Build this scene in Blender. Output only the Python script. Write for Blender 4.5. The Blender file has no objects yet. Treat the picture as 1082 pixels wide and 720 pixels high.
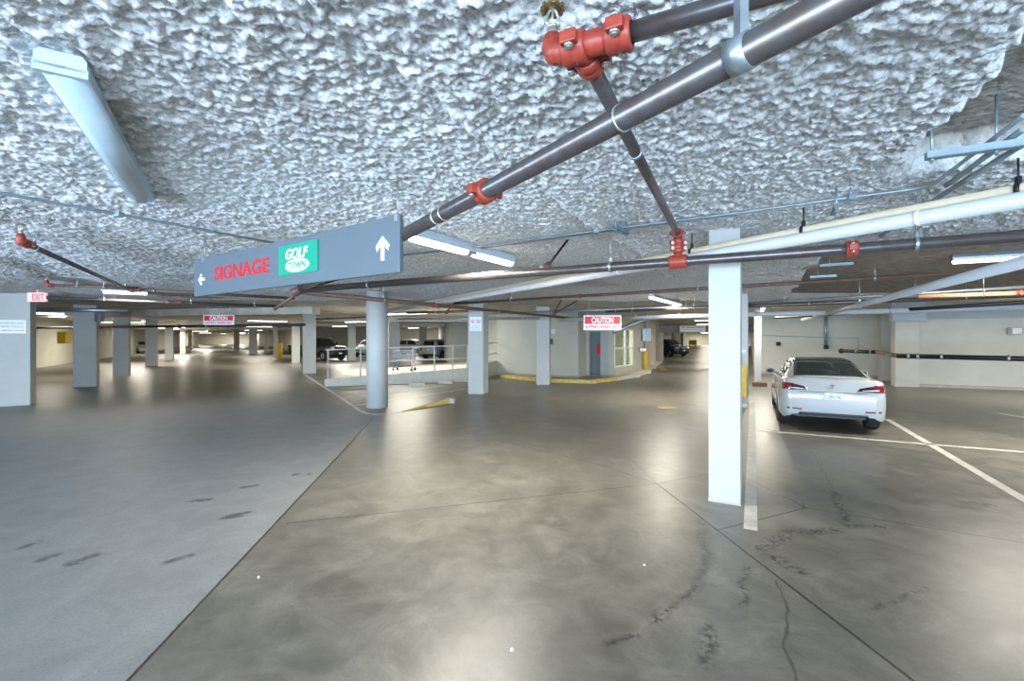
import bpy, bmesh, math, random
import numpy as np
from mathutils import Vector, Matrix
from mathutils.bvhtree import BVHTree

random.seed(7)
SC = bpy.context.scene
COL = SC.collection
PI = math.pi

# ------------------------------------------------------------------ camera, world, lights, exposure
EYE = 1.9            # camera height
FPX = 484.0          # focal length in pixels of a 1082 wide frame
HOR = 357.0          # row of the horizon
cam_d = bpy.data.cameras.new('camera'); cam = bpy.data.objects.new('camera', cam_d); COL.objects.link(cam)
cam.location = (0, 0, EYE); cam.rotation_euler = (PI/2, 0, 0)
cam_d.sensor_width = 36.0; cam_d.lens = FPX/1082*36.0
cam_d.shift_y = -(360-HOR)/1082.0
cam_d.clip_start = 0.05; cam_d.clip_end = 400
SC.camera = cam
SC.view_settings.view_transform = 'Standard'; SC.view_settings.look = 'None'
SC.view_settings.exposure = 0.32; SC.view_settings.gamma = 1.0
try: SC.view_settings.use_curve_mapping = False
except Exception: pass
SC.cycles.use_denoising = True
SC.cycles.max_bounces = 8; SC.cycles.diffuse_bounces = 5; SC.cycles.glossy_bounces = 3
SC.cycles.sample_clamp_indirect = 6.0

w = bpy.data.worlds.new('sky'); SC.world = w; w.use_nodes = True
bg = w.node_tree.nodes['Background']; bg.inputs[0].default_value = (0.62, 0.80, 1.0, 1); bg.inputs[1].default_value = 2.6

def area(name, loc, rot, sx, sy, power, color, spread=PI):
    d = bpy.data.lights.new(name, 'AREA'); d.shape = 'RECTANGLE'; d.size = sx; d.size_y = sy
    d.energy = power; d.color = color; d.spread = spread
    o = bpy.data.objects.new(name, d); COL.objects.link(o); o.location = loc; o.rotation_euler = rot
    return o
# daylight from the open vehicle entrance behind the viewer (low and wide: the doorway itself)
area('daylight_entrance', (-4, -9.5, 1.05), (PI/2+0.55, 0, 0), 24, 2.2, 4600, (0.60, 0.79, 1.0))
area('daylight_side_entrance', (-16, -3.0, 1.05), (PI/2+0.45, 0, -1.1), 10, 2.2, 1600, (0.58, 0.78, 1.0))

# ------------------------------------------------------------------ helpers
def P(px, py, z=0.0, dz=0.0):
    """point of the level plane z that the survey photo shows at (px, py)"""
    Y = FPX*(EYE-z)/(py-HOR)
    return Vector(((px-541)/FPX*Y, Y, z+dz))
DA = Vector((252, 484, 0)).normalized()      # parking bay direction
DB = Vector((DA.y, -DA.x, 0))                # across the bays
DC = Vector((-285, 484, 0)).normalized()     # left wing direction
DD = Vector((DC.y, -DC.x, 0))
def ang(d): return math.atan2(d.y, d.x)

def link(o): COL.objects.link(o); return o
class MB:
    def __init__(s): s.v = []; s.f = []; s.sm = []
    def add(s, vs, fs, smooth=False, M=None):
        n = len(s.v)
        for v in vs:
            v = Vector(v)
            if M is not None: v = M @ v
            s.v.append(v)
        for f in fs: s.f.append([i+n for i in f]); s.sm.append(smooth)
        return s
    def box(s, lo, hi, M=None):
        x0,y0,z0 = lo; x1,y1,z1 = hi
        vs = [(x0,y0,z0),(x1,y0,z0),(x1,y1,z0),(x0,y1,z0),(x0,y0,z1),(x1,y0,z1),(x1,y1,z1),(x0,y1,z1)]
        return s.add(vs, [(0,3,2,1),(4,5,6,7),(0,1,5,4),(1,2,6,5),(2,3,7,6),(3,0,4,7)], False, M)
    def prism(s, pts, z0, z1):
        n = len(pts)
        vs = [(p[0],p[1],z0) for p in pts]+[(p[0],p[1],z1) for p in pts]
        fs = [tuple(range(n))[::-1], tuple(range(n,2*n))]+[(i,(i+1)%n,n+(i+1)%n,n+i) for i in range(n)]
        return s.add(vs, fs)
    def wall(s, a, b, z0, z1, t):
        a = Vector(a); b = Vector(b); d = (b-a); d.z = 0; d.normalize(); n = Vector((-d.y, d.x, 0))*t
        return s.prism([a, b, b+n, a+n], z0, z1)
    def tube(s, pts, r, n=14, caps=True, M=None):
        pts = [Vector(p) for p in pts]
        if not hasattr(r, '__len__'): r = [r]*len(pts)
        rings = []; up = None
        for i, p in enumerate(pts):
            t = (pts[min(i+1,len(pts)-1)]-pts[max(i-1,0)]).normalized()
            if up is None:
                up = Vector((0,0,1)) if abs(t.z) < .9 else Vector((1,0,0))
            a = t.cross(up)
            if a.length < 1e-5: a = t.orthogonal()
            a.normalize(); b = a.cross(t).normalized(); up = b
            k = 1.0
            if 0 < i < len(pts)-1:
                c = (pts[i+1]-p).normalized().dot((p-pts[i-1]).normalized()); k = 1/max(.5, math.sqrt((1+c)/2))
            rings.append([p+(a*math.cos(2*PI*j/n)+b*math.sin(2*PI*j/n))*r[i] for j in range(n)])
        vs = [v for g in rings for v in g]; fs = []
        for i in range(len(pts)-1):
            for j in range(n):
                fs.append((i*n+j, i*n+(j+1)%n, (i+1)*n+(j+1)%n, (i+1)*n+j))
        s.add(vs, fs, True, M)
        if caps:
            s.add(rings[0], [tuple(range(n))[::-1]], False, M); s.add(rings[-1], [tuple(range(n))], False, M)
        return s
    def lathe(s, prof, axis_o, axis_d, n=20, M=None):
        """prof: (distance along the axis, radius)"""
        d = Vector(axis_d).normalized(); o = Vector(axis_o); a = d.orthogonal().normalized(); b = d.cross(a)
        vs = []; fs = []
        for (t, r) in prof:
            for j in range(n): vs.append(o+d*t+(a*math.cos(2*PI*j/n)+b*math.sin(2*PI*j/n))*r)
        for i in range(len(prof)-1):
            for j in range(n): fs.append((i*n+j, i*n+(j+1)%n, (i+1)*n+(j+1)%n, (i+1)*n+j))
        return s.add(vs, fs, True, M)
    def sphere(s, c, r, n=12, sc=(1,1,1), M=None):
        vs = []; fs = []; m = n//2
        for i in range(m+1):
            th = PI*i/m
            for j in range(n):
                ph = 2*PI*j/n
                vs.append((c[0]+r*sc[0]*math.sin(th)*math.cos(ph), c[1]+r*sc[1]*math.sin(th)*math.sin(ph), c[2]+r*sc[2]*math.cos(th)))
        for i in range(m):
            for j in range(n): fs.append((i*n+j, (i+1)*n+j, (i+1)*n+(j+1)%n, i*n+(j+1)%n))
        return s.add(vs, fs, True, M)
    def build(s, name, mat, parent=None, world=False, bevel=0, keep=False):
        off = Vector(parent.location) if (world and parent is not None) else Vector((0,0,0))
        if world and parent is not None and parent.parent is not None: off += Vector(parent.parent.location)
        me = bpy.data.meshes.new(name)
        me.from_pydata([tuple(v-off) for v in s.v], [], s.f)
        me.polygons.foreach_set('use_smooth', s.sm)
        if not keep:
            bm = bmesh.new(); bm.from_mesh(me)
            bmesh.ops.remove_doubles(bm, verts=bm.verts, dist=1e-5)
            bmesh.ops.recalc_face_normals(bm, faces=bm.faces)
            bm.to_mesh(me); bm.free()
        me.materials.append(mat)
        o = link(bpy.data.objects.new(name, me))
        if parent is not None: o.parent = parent
        if bevel:
            m = o.modifiers.new('bevel', 'BEVEL'); m.width = bevel; m.segments = 2; m.limit_method = 'ANGLE'
        return o

def tag(o, label=None, cat=None, group=None, kind=None):
    if label: o['label'] = label
    if cat: o['category'] = cat
    if group: o['group'] = group
    if kind: o['kind'] = kind
    return o
def struct(o, label=None):
    o['kind'] = 'structure'
    if label: o['label'] = label
    return o
def thing(name, label, cat, loc=(0,0,0), rz=0, group=None):
    o = link(bpy.data.objects.new(name, None)); o.location = loc; o.rotation_euler = (0,0,rz)
    o.empty_display_size = .1
    return tag(o, label, cat, group)
def recenter(o):
    """put a mesh thing's origin at its base"""
    me = o.data; n = len(me.vertices); a = np.empty(n*3); me.vertices.foreach_get('co', a); a = a.reshape(-1,3)
    c = Vector(((a[:,0].min()+a[:,0].max())/2, (a[:,1].min()+a[:,1].max())/2, a[:,2].min()))
    a -= np.array(c); me.vertices.foreach_set('co', a.ravel()); me.update(); o.location = c; return o

def text_mesh(name, body, size, mat, parent, at=(0,0,0), depth=.004, bold=0, shear=0, align='CENTER', sx=1.0, spacing=1.0):
    """lettering facing -Y of the parent, x to the right, z up"""
    c = bpy.data.curves.new(name, 'FONT'); c.body = body; c.size = size; c.extrude = depth/2; c.offset = bold; c.shear = shear
    c.align_x = align; c.align_y = 'CENTER'; c.space_character = spacing; c.resolution_u = 4
    t = link(bpy.data.objects.new('tmp', c)); bpy.context.view_layer.update()
    me = bpy.data.meshes.new_from_object(t.evaluated_get(bpy.context.evaluated_depsgraph_get()))
    bpy.data.objects.remove(t); bpy.data.curves.remove(c)
    for v in me.vertices:
        x, y, z = v.co; v.co = (at[0]+x*sx, at[1]-z, at[2]+y)
    me.name = name; me.materials.clear(); me.materials.append(mat)
    o = link(bpy.data.objects.new(name, me)); o.parent = parent
    return o

# ------------------------------------------------------------------ materials
def newmat(name):
    m = bpy.data.materials.new(name); m.use_nodes = True; return m, m.node_tree, m.node_tree.nodes['Principled BSDF']
def N(nt, typ, **kw):
    n = nt.nodes.new(typ)
    for k, v in kw.items():
        if k == 'inp':
            for i, x in v.items():
                if hasattr(x, 'is_linked') or hasattr(x, 'links'): nt.links.new(x, n.inputs[i])
                else: n.inputs[i].default_value = x
        else: setattr(n, k, v)
    return n
def math_n(nt, op, a, b=None, c=None, clamp=False):
    inp = {0: a}
    if b is not None: inp[1] = b
    if c is not None: inp[2] = c
    return N(nt, 'ShaderNodeMath', operation=op, use_clamp=clamp, inp=inp).outputs[0]
def mat(name, col, rough=.5, metal=0, var=.12, scale=6, bump=0, bscale=40, emit=None, estr=0, coat=0, spec=None, col2=None, amt=.5):
    m, nt, b = newmat(name)
    b.inputs['Roughness'].default_value = rough; b.inputs['Metallic'].default_value = metal
    if spec is not None: b.inputs['Specular IOR Level'].default_value = spec
    tc = N(nt, 'ShaderNodeTexCoord')
    no = N(nt, 'ShaderNodeTexNoise', inp={0: tc.outputs['Object'], 'Scale': scale, 'Detail': 5.0, 'Roughness': .6})
    cr = N(nt, 'ShaderNodeValToRGB', inp={0: no.outputs[0]})
    cr.color_ramp.elements[0].position = .3; cr.color_ramp.elements[1].position = .7
    c2 = col2 if col2 else tuple(c*(1-var) for c in col)
    cr.color_ramp.elements[0].color = (*c2, 1); cr.color_ramp.elements[1].color = (*[min(1, c*(1+var*.4)) for c in col], 1)
    nt.links.new(cr.outputs[0], b.inputs['Base Color'])
    if bump:
        n2 = N(nt, 'ShaderNodeTexNoise', inp={0: tc.outputs['Object'], 'Scale': bscale, 'Detail': 3.0})
        bp = N(nt, 'ShaderNodeBump', inp={'Strength': bump, 'Distance': .01, 'Height': n2.outputs[0]})
        nt.links.new(bp.outputs[0], b.inputs['Normal'])
    if emit: b.inputs['Emission Color'].default_value = (*emit, 1); b.inputs['Emission Strength'].default_value = estr
    if coat: b.inputs['Coat Weight'].default_value = coat; b.inputs['Coat Roughness'].default_value = .05
    return m
M = {}
M['white_paint'] = mat('white_paint', (.48,.49,.475), .55, var=.06, scale=3, bump=.08, bscale=60)
M['cream_paint'] = mat('cream_paint', (.52,.50,.415), .6, var=.10, scale=1.5, bump=.05)
M['grey_paint'] = mat('grey_paint', (.42,.44,.425), .6, var=.08, scale=1.5)
M['block_wall'] = mat('block_wall', (.54,.53,.46), .65, var=.10, scale=1.0, bump=.05)
M['grey_beam'] = mat('grey_beam', (.36,.40,.43), .6, var=.1, scale=2)
M['steel_pipe'] = mat('steel_pipe', (.13,.13,.14), .30, .6, scale=14, col2=(.12,.085,.07))
M['rust_pipe'] = mat('rust_pipe', (.17,.10,.075), .5, .3, var=.3, scale=9)
M['galv'] = mat('galvanised_steel', (.42,.48,.52), .38, .75, var=.2, scale=12)
M['conduit'] = mat('conduit_steel', (.30,.38,.43), .4, .6, var=.25, scale=9)
M['red_iron'] = mat('red_iron', (.36,.048,.028), .45, .0, var=.35, scale=25, bump=.1)
M['bolt'] = mat('bolt_zinc', (.62,.62,.56), .35, .8)
M['brass'] = mat('brass', (.35,.25,.12), .4, .8)
M['pvc_white'] = mat('white_pvc', (.50,.51,.52), .4, var=.06)
M['pvc_beige'] = mat('beige_pvc', (.62,.52,.36), .45, var=.08)
M['cart_wire'] = mat('cart_wire', (.10,.14,.20), .4, .4)
M['rail_paint'] = mat('rail_paint', (.62,.62,.58), .5)
M['black_steel'] = mat('black_steel', (.02,.02,.022), .5, .3)
M['black_plastic'] = mat('black_plastic', (.025,.025,.025), .5)
M['rubber'] = mat('rubber', (.018,.018,.02), .8)
M['yellow'] = mat('yellow_paint', (.80,.50,.02), .5, var=.2, scale=9)
M['yellow_worn'] = mat('worn_yellow_paint', (.72,.50,.05), .65, scale=7, col2=(.34,.31,.20))
M['orange_pipe'] = mat('orange_pipe', (.62,.30,.16), .5, var=.15)
M['concrete'] = mat('light_concrete', (.60,.58,.49), .75, var=.15, scale=4, bump=.1)
M['curb'] = mat('curb_concrete', (.42,.41,.36), .8, var=.2, scale=4, bump=.1)
M['sign_blue'] = mat('sign_slate', (.115,.145,.17), .5, .1, var=.06, scale=2)
M['sign_white'] = mat('sign_white', (.85,.87,.88), .4, var=.03)
M['sign_red'] = mat('sign_red', (.72,.015,.035), .4, var=.1)
M['sign_teal'] = mat('sign_teal', (.0,.31,.19), .4, var=.04)
M['text_red'] = mat('red_lettering', (.70,.01,.02), .4, var=.03)
M['text_blue'] = mat('blue_lettering', (.18,.30,.48), .5, var=.03)
M['text_dark'] = mat('dark_lettering', (.06,.08,.10), .5, var=.03)
M['exit_face'] = mat('exit_face', (.85,.55,.55), .4, emit=(1,.50,.52), estr=.55, var=.02)
M['exit_red'] = mat('exit_red', (.85,.05,.07), .4, emit=(1,.05,.08), estr=.5, var=.02)
M['lamp_off'] = mat('unlit_lens', (.50,.62,.70), .25, var=.08, scale=3)
M['lamp_lit'] = mat('lit_tube', (1,1,1), .3, emit=(1,.96,.86), estr=9, var=.0)
M['lamp_far'] = mat('lit_lens', (1,1,1), .3, emit=(1,.95,.83), estr=4, var=.0)
M['car_white'] = mat('white_car_paint', (.38,.40,.405), .38, var=.02, coat=1)
M['car_black'] = mat('black_car_paint', (.012,.016,.022), .25, var=.05, coat=1)
M['car_grille'] = mat('black_trim', (.015,.015,.018), .35)
M['car_blue'] = mat('dark_blue_car_paint', (.03,.05,.09), .3, var=.02, coat=1)
M['car_glass'] = mat('car_window_glass', (.02,.03,.03), .05, var=.02, spec=.8)
M['tail_red'] = mat('tail_lamp_red', (.20,.008,.018), .15, var=.2, coat=1)
M['tail_dark'] = mat('dark_tail_lens', (.05,.012,.018), .12, var=.3, coat=1)
M['head_lamp'] = mat('head_lamp', (.75,.78,.80), .1, var=.1, coat=1)
M['rim'] = mat('alloy', (.45,.47,.50), .3, .9)
M['plate'] = mat('licence_plate', (.78,.80,.84), .4, var=.03)
M['door_grey'] = mat('door_grey', (.16,.19,.20), .5, var=.1)
M['wood_dark'] = mat('brown_board', (.18,.11,.07), .7, var=.3)
M['interior'] = mat('booth_interior', (.55,.52,.40), .6, var=.2, scale=3)
gm, nt, b = newmat('clear_glass'); b.inputs['Base Color'].default_value = (.8,.95,.9,1); b.inputs['Roughness'].default_value = .04
b.inputs['Transmission Weight'].default_value = 1; b.inputs['IOR'].default_value = 1.1; M['glass'] = gm

# ---- floor material: two pours of concrete, saw cuts, cracks, stains, painted lines
fm, nt, fb = newmat('concrete_floor')
geo = N(nt, 'ShaderNodeNewGeometry')
pos = geo.outputs['Position']
def noise(sc, det=5.0, rough=.6, vec=None, dist=0.0):
    return N(nt, 'ShaderNodeTexNoise', inp={0: vec or pos, 'Scale': sc, 'Detail': det, 'Roughness': rough, 'Distortion': dist}).outputs[0]
def vadd(a, b): return N(nt, 'ShaderNodeVectorMath', operation='ADD', inp={0: a, 1: b}).outputs[0]
flat = N(nt, 'ShaderNodeVectorMath', operation='MULTIPLY', inp={0: pos, 1: (1,1,0)}).outputs[0]
def warp(scale, amp):
    c = N(nt, 'ShaderNodeTexNoise', inp={0: flat, 'Scale': scale, 'Detail': 3.0}).outputs[1]
    c = N(nt, 'ShaderNodeVectorMath', operation='SUBTRACT', inp={0: c, 1: (.5,.5,.5)}).outputs[0]
    c = N(nt, 'ShaderNodeVectorMath', operation='MULTIPLY', inp={0: c, 1: (amp,amp,0)}).outputs[0]
    return vadd(flat, c)
fine = warp(14.0, .012); wob = warp(2.5, .22)
def seg(a, b, hw, soft, vec):
    a = Vector((a[0],a[1],0)); b = Vector((b[0],b[1],0)); d = b-a; L2 = d.dot(d)
    pa = N(nt, 'ShaderNodeVectorMath', operation='SUBTRACT', inp={0: vec, 1: tuple(a)}).outputs[0]
    h = N(nt, 'ShaderNodeVectorMath', operation='DOT_PRODUCT', inp={0: pa, 1: tuple(d/L2)}).outputs[1]
    h = math_n(nt, 'ADD', h, 0.0, clamp=True)
    s = N(nt, 'ShaderNodeVectorMath', operation='SCALE', inp={0: tuple(d), 'Scale': h}).outputs[0]
    q = N(nt, 'ShaderNodeVectorMath', operation='SUBTRACT', inp={0: pa, 1: s}).outputs[0]
    l = N(nt, 'ShaderNodeVectorMath', operation='LENGTH', inp={0: q}).outputs[1]
    return N(nt, 'ShaderNodeMapRange', inp={0: l, 1: hw-soft/2, 2: hw+soft/2, 3: 1.0, 4: 0.0}).outputs[0]
def mx(lst):
    r = lst[0]
    for x in lst[1:]: r = math_n(nt, 'MAXIMUM', r, x)
    return r
def path(pts, hw, soft, vec): return [seg(P(*pts[i]), P(*pts[i+1]), hw, soft, vec) for i in range(len(pts)-1)]
def mul(a, b): return math_n(nt, 'MULTIPLY', a, b)
def mixc(f, a, b):
    n = N(nt, 'ShaderNodeMix', data_type='RGBA'); nt.links.new(f, n.inputs[0]) if hasattr(f,'links') else None
    for i, x in ((6,a),(7,b)):
        if hasattr(x, 'links'): nt.links.new(x, n.inputs[i])
        else: n.inputs[i].default_value = (*x, 1)
    return n.outputs[2]
def ramp(v, lo, hi): return N(nt, 'ShaderNodeMapRange', inp={0: v, 1: lo, 2: hi, 3: 0.0, 4: 1.0}).outputs[0]
n_big = noise(.55, 4.0, .6); n_mid = noise(2.6, 6.0, .65, dist=.6); n_fin = noise(45.0, 3.0, .7); n_sw = noise(1.1, 5.0, .7, dist=2.5)
right = mixc(ramp(n_mid, .35, .68), (.115,.109,.090), (.205,.196,.168))
right = mixc(mul(ramp(n_sw, .5, .72), math_n(nt,'ADD',.45,0.0)), right, (.29,.28,.24))
right = mixc(mul(ramp(n_big, .50, .72), math_n(nt,'ADD',.5,0.0)), right, (.085,.082,.07))
left = mixc(ramp(n_mid, .33, .68), (.205,.215,.22), (.295,.305,.31))
left = mixc(mul(ramp(n_big, .45, .7), math_n(nt,'ADD',.45,0.0)), left, (.22,.24,.25))
# which side of the main joint
ja = P(396,441); jb = P(130,725); jd = (jb-ja); jn = Vector((jd.y, -jd.x, 0)).normalized()
if jn.dot(P(50,500)-ja) < 0: jn = -jn
side = N(nt, 'ShaderNodeVectorMath', operation='DOT_PRODUCT', inp={0: flat, 1: tuple(jn)}).outputs[1]
side = math_n(nt, 'SUBTRACT', side, jn.dot(ja))
sidef = ramp(side, -.01, .01)
# the rougher pour ends some way into the left wing
fade = ramp(N(nt, 'ShaderNodeVectorMath', operation='DOT_PRODUCT', inp={0: wob, 1: tuple(DC)}).outputs[1], 13.0, 19.0)
left = mixc(fade, left, right)
base = mixc(sidef, right, left)
base = mixc(mul(ramp(n_fin, .52, .75), math_n(nt,'ADD',.55,0.0)), base, (.10,.10,.092))
cut = path([(396,441),(130,725)], .011, .008, fine)+path([(303,553.5),(694,511.5),(748,501)], .007, .006, fine)
cut += path([(694,511.5),(965,720),(1060,793)], .012, .008, fine)+path([(760,560),(852,537)], .009, .006, fine)
cut += path([(784,503),(852,537)], .007, .005, fine)+path([(852,537),(1082,574)], .007, .005, fine)+path([(694,511.5),(632,491),(541,469)], .007, .006, fine)
crack = path([(540,469),(480,455),(430,452)], .006, .006, wob)+path([(694,511),(660,480),(610,462)], .005, .006, wob)+path([(824,617),(834,650),(829,690),(840,720)], .008, .008, wob)+path([(838,520),(852,537)], .006,.006,wob)+path([(860,480),(880,520)],.005,.006,wob)
base = mixc(mx(cut), base, (.035,.033,.030))
base = mixc(mul(mx(crack), math_n(nt,'ADD',.75,0.0)), base, (.05,.047,.04))
blot = ramp(noise(15.0, 6.0, .75), .48, .53)
st = path([(738,560),(749,585),(743,612),(692,658)], .02, .07, wob)+path([(802,581),(830,563),(880,560)], .05, .10, wob)+path([(818,590),(845,603)], .05, .10, wob)
st += path([(880,520),(895,555),(940,556)], .04, .09, wob)+path([(640,680),(670,672)], .015, .06, wob)+path([(925,645),(972,620)], .012, .06, wob)+path([(790,600),(778,636)], .02, .06, wob)
st += path([(1020,532),(1045,534)], .05, .08, wob)+path([(745,700),(750,660)], .02, .1, wob)
base = mixc(math_n(nt,'MULTIPLY',mul(mx(st), blot),1.25,clamp=True), base, (.03,.028,.025))
lblot = ramp(noise(7.0, 5.0, .7), .40, .50)
soft_st = path([(738,550),(750,590),(740,615)], .03, .1, wob)+path([(45,592),(56,588)], .05, .05, wob)+path([(76,595),(98,587)], .06, .06, wob)+path([(28,577),(40,573)], .04, .05, wob)
soft_st += path([(170,597),(200,588)], .035, .04, wob)+path([(243,546),(264,543)], .07, .06, wob)+path([(204,530),(220,528)], .05, .05, wob)+path([(258,515),(268,514)], .04, .04, wob)+path([(312,502),(326,501)], .04, .04, wob)
base = mixc(mul(mul(mx(soft_st), lblot), math_n(nt,'ADD',.95,0.0)), base, (.07,.075,.085))
nt.links.new(base, fb.inputs['Base Color'])
rr = N(nt, 'ShaderNodeMapRange', inp={0: n_mid, 1: .25, 2: .75, 3: .30, 4: .44}).outputs[0]
rr = math_n(nt, 'ADD', rr, mul(mul(sidef, math_n(nt,'SUBTRACT',1.0,fade)), math_n(nt,'ADD',.16,0.0)))
nt.links.new(rr, fb.inputs['Roughness'])
bh = math_n(nt, 'SUBTRACT', mul(n_fin, mul(sidef, math_n(nt,'ADD',.5,0.0))), mx(cut))
bp = N(nt, 'ShaderNodeBump', inp={'Strength': .35, 'Distance': .006, 'Height': bh}); nt.links.new(bp.outputs[0], fb.inputs['Normal'])

# ---- ceiling material: sprayed wool, partly bare
cm, nt, cb = newmat('sprayed_wool')
geo = N(nt, 'ShaderNodeNewGeometry'); pos = geo.outputs['Position']
bare = N(nt, 'ShaderNodeAttribute', attribute_name='bare').outputs['Fac']
tuft = N(nt, 'ShaderNodeAttribute', attribute_name='tuft').outputs['Fac']
na = noise(17.0, 6.0, .7); nb = noise(42.0, 5.0, .75); nc = noise(1.3, 4.0, .6)
wool = mixc(ramp(nb, .36, .56), (.58,.60,.62), (.96,.97,.98))
wool = mixc(mul(ramp(na, .55, .68), math_n(nt,'ADD',.70,0.0)), wool, (.33,.34,.35))
wool = mixc(mul(ramp(nc, .50, .72), math_n(nt,'ADD',.15,0.0)), wool, (.5,.5,.48))
br = mixc(ramp(noise(6.0, 6.0, .7), .35, .65), (.22,.19,.155), (.42,.385,.335))
wool = mixc(bare, wool, br)
nt.links.new(wool, cb.inputs['Base Color']); cb.inputs['Roughness'].default_value = .95; cb.inputs['Specular IOR Level'].default_value = .1
hh = math_n(nt, 'ADD', nb, mul(na, math_n(nt,'ADD',1.2,0.0)))
bp = N(nt, 'ShaderNodeBump', inp={'Strength': .6, 'Distance': .03, 'Height': hh}); nt.links.new(bp.outputs[0], cb.inputs['Normal'])
M['wool'] = cm
M['far_ceiling'] = mat('far_ceiling_wool', (.66,.63,.56), .9, scale=1.2, col2=(.42,.39,.33), bump=.8, bscale=9)

# ------------------------------------------------------------------ large structure
CZ = 3.17
m = MB(); m.add([(-150,-16,0),(90,-16,0),(90,190,0),(-150,190,0)], [(0,1,2,3)])
o = m.build('floor', fm); struct(o, 'grey concrete garage floor with saw cuts and stains')
floor_o = o
M['line_white'] = mat('white_line_paint', (.64,.64,.60), .5, scale=5, col2=(.44,.43,.39))
M['line_yellow'] = mat('yellow_line_paint', (.42,.29,.06), .55, scale=5, col2=(.25,.20,.09))
def stripe(pts, hw, mt, name):
    pts = [P(*p) for p in pts]; L = []; Rr = []
    for i, p in enumerate(pts):
        t = (pts[min(i+1,len(pts)-1)]-pts[max(i-1,0)]).normalized(); n = Vector((-t.y,t.x,0))*hw; L.append(p+n); Rr.append(p-n)
    m = MB(); k = len(pts)
    for z in (.0, .0025): m.v += [Vector((q.x,q.y,z)) for q in L]+[Vector((q.x,q.y,z)) for q in Rr]
    for i in range(k-1):
        for f in ((2*k+i,2*k+i+1,3*k+i+1,3*k+i),(i,i+1,2*k+i+1,2*k+i),(k+i,k+i+1,3*k+i+1,3*k+i)): m.f.append(list(f)); m.sm.append(False)
    for f in ((0,k,3*k,2*k),(k-1,2*k-1,4*k-1,3*k-1)): m.f.append(list(f)); m.sm.append(False)
    o = m.build(name, M[mt]); o.parent = floor_o; return o
for pts, hw in (([(793,560),(794.6,424)],.062),([(1300,656),(937,443)],.06),([(800,455),(1250,491.5)],.052),
    ([(320,395),(342,409),(360,420.5),(373,429),(380,434),(387,437),(397,438.3),(424,436)],.055),([(352,413),(432,404)],.055),([(362,421),(468,408)],.055),([(372,429),(494,411)],.055),([(1055,437),(1140,450)],.05)):
    stripe(pts, hw, 'line_white', 'parking_line')
for pts, hw in (([(574,421.5),(592,421.5)],.16),([(696,430.8),(713,430.8)],.16),([(258,391),(269,391)],.3),([(697,387),(703,392)],.2)): stripe(pts, hw, 'line_yellow', 'yellow_mark')
# driveway apron outside the entrance, lit by the sky
m = MB(); m.add([(-150,-60,-.01),(90,-60,-.01),(90,-16,-.01),(-150,-16,-.01)], [(0,1,2,3)])
o = m.build('floor', M['curb']); struct(o)

rs = np.random.RandomState(3); LAT = rs.rand(256,256)
def vn(x, y, s, ox=0, oy=0):
    x = x*s+ox+1000; y = y*s+oy+1000; xi = np.floor(x).astype(int); yi = np.floor(y).astype(int); fx = x-xi; fy = y-yi
    fx = fx*fx*(3-2*fx); fy = fy*fy*(3-2*fy); a = LAT[xi%256, yi%256]; b = LAT[(xi+1)%256, yi%256]; c = LAT[xi%256, (yi+1)%256]; d = LAT[(xi+1)%256, (yi+1)%256]
    return (a*(1-fx)+b*fx)*(1-fy)+(c*(1-fx)+d*fx)*fy
def sstep(x, a, b): t = np.clip((x-a)/(b-a), 0, 1); return t*t*(3-2*t)
def segd(X, Y, a, b):
    ax,ay = a[0],a[1]; dx,dy = b[0]-ax, b[1]-ay; t = np.clip(((X-ax)*dx+(Y-ay)*dy)/(dx*dx+dy*dy),0,1)
    return np.hypot(X-ax-t*dx, Y-ay-t*dy)
CR = 3.155
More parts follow.
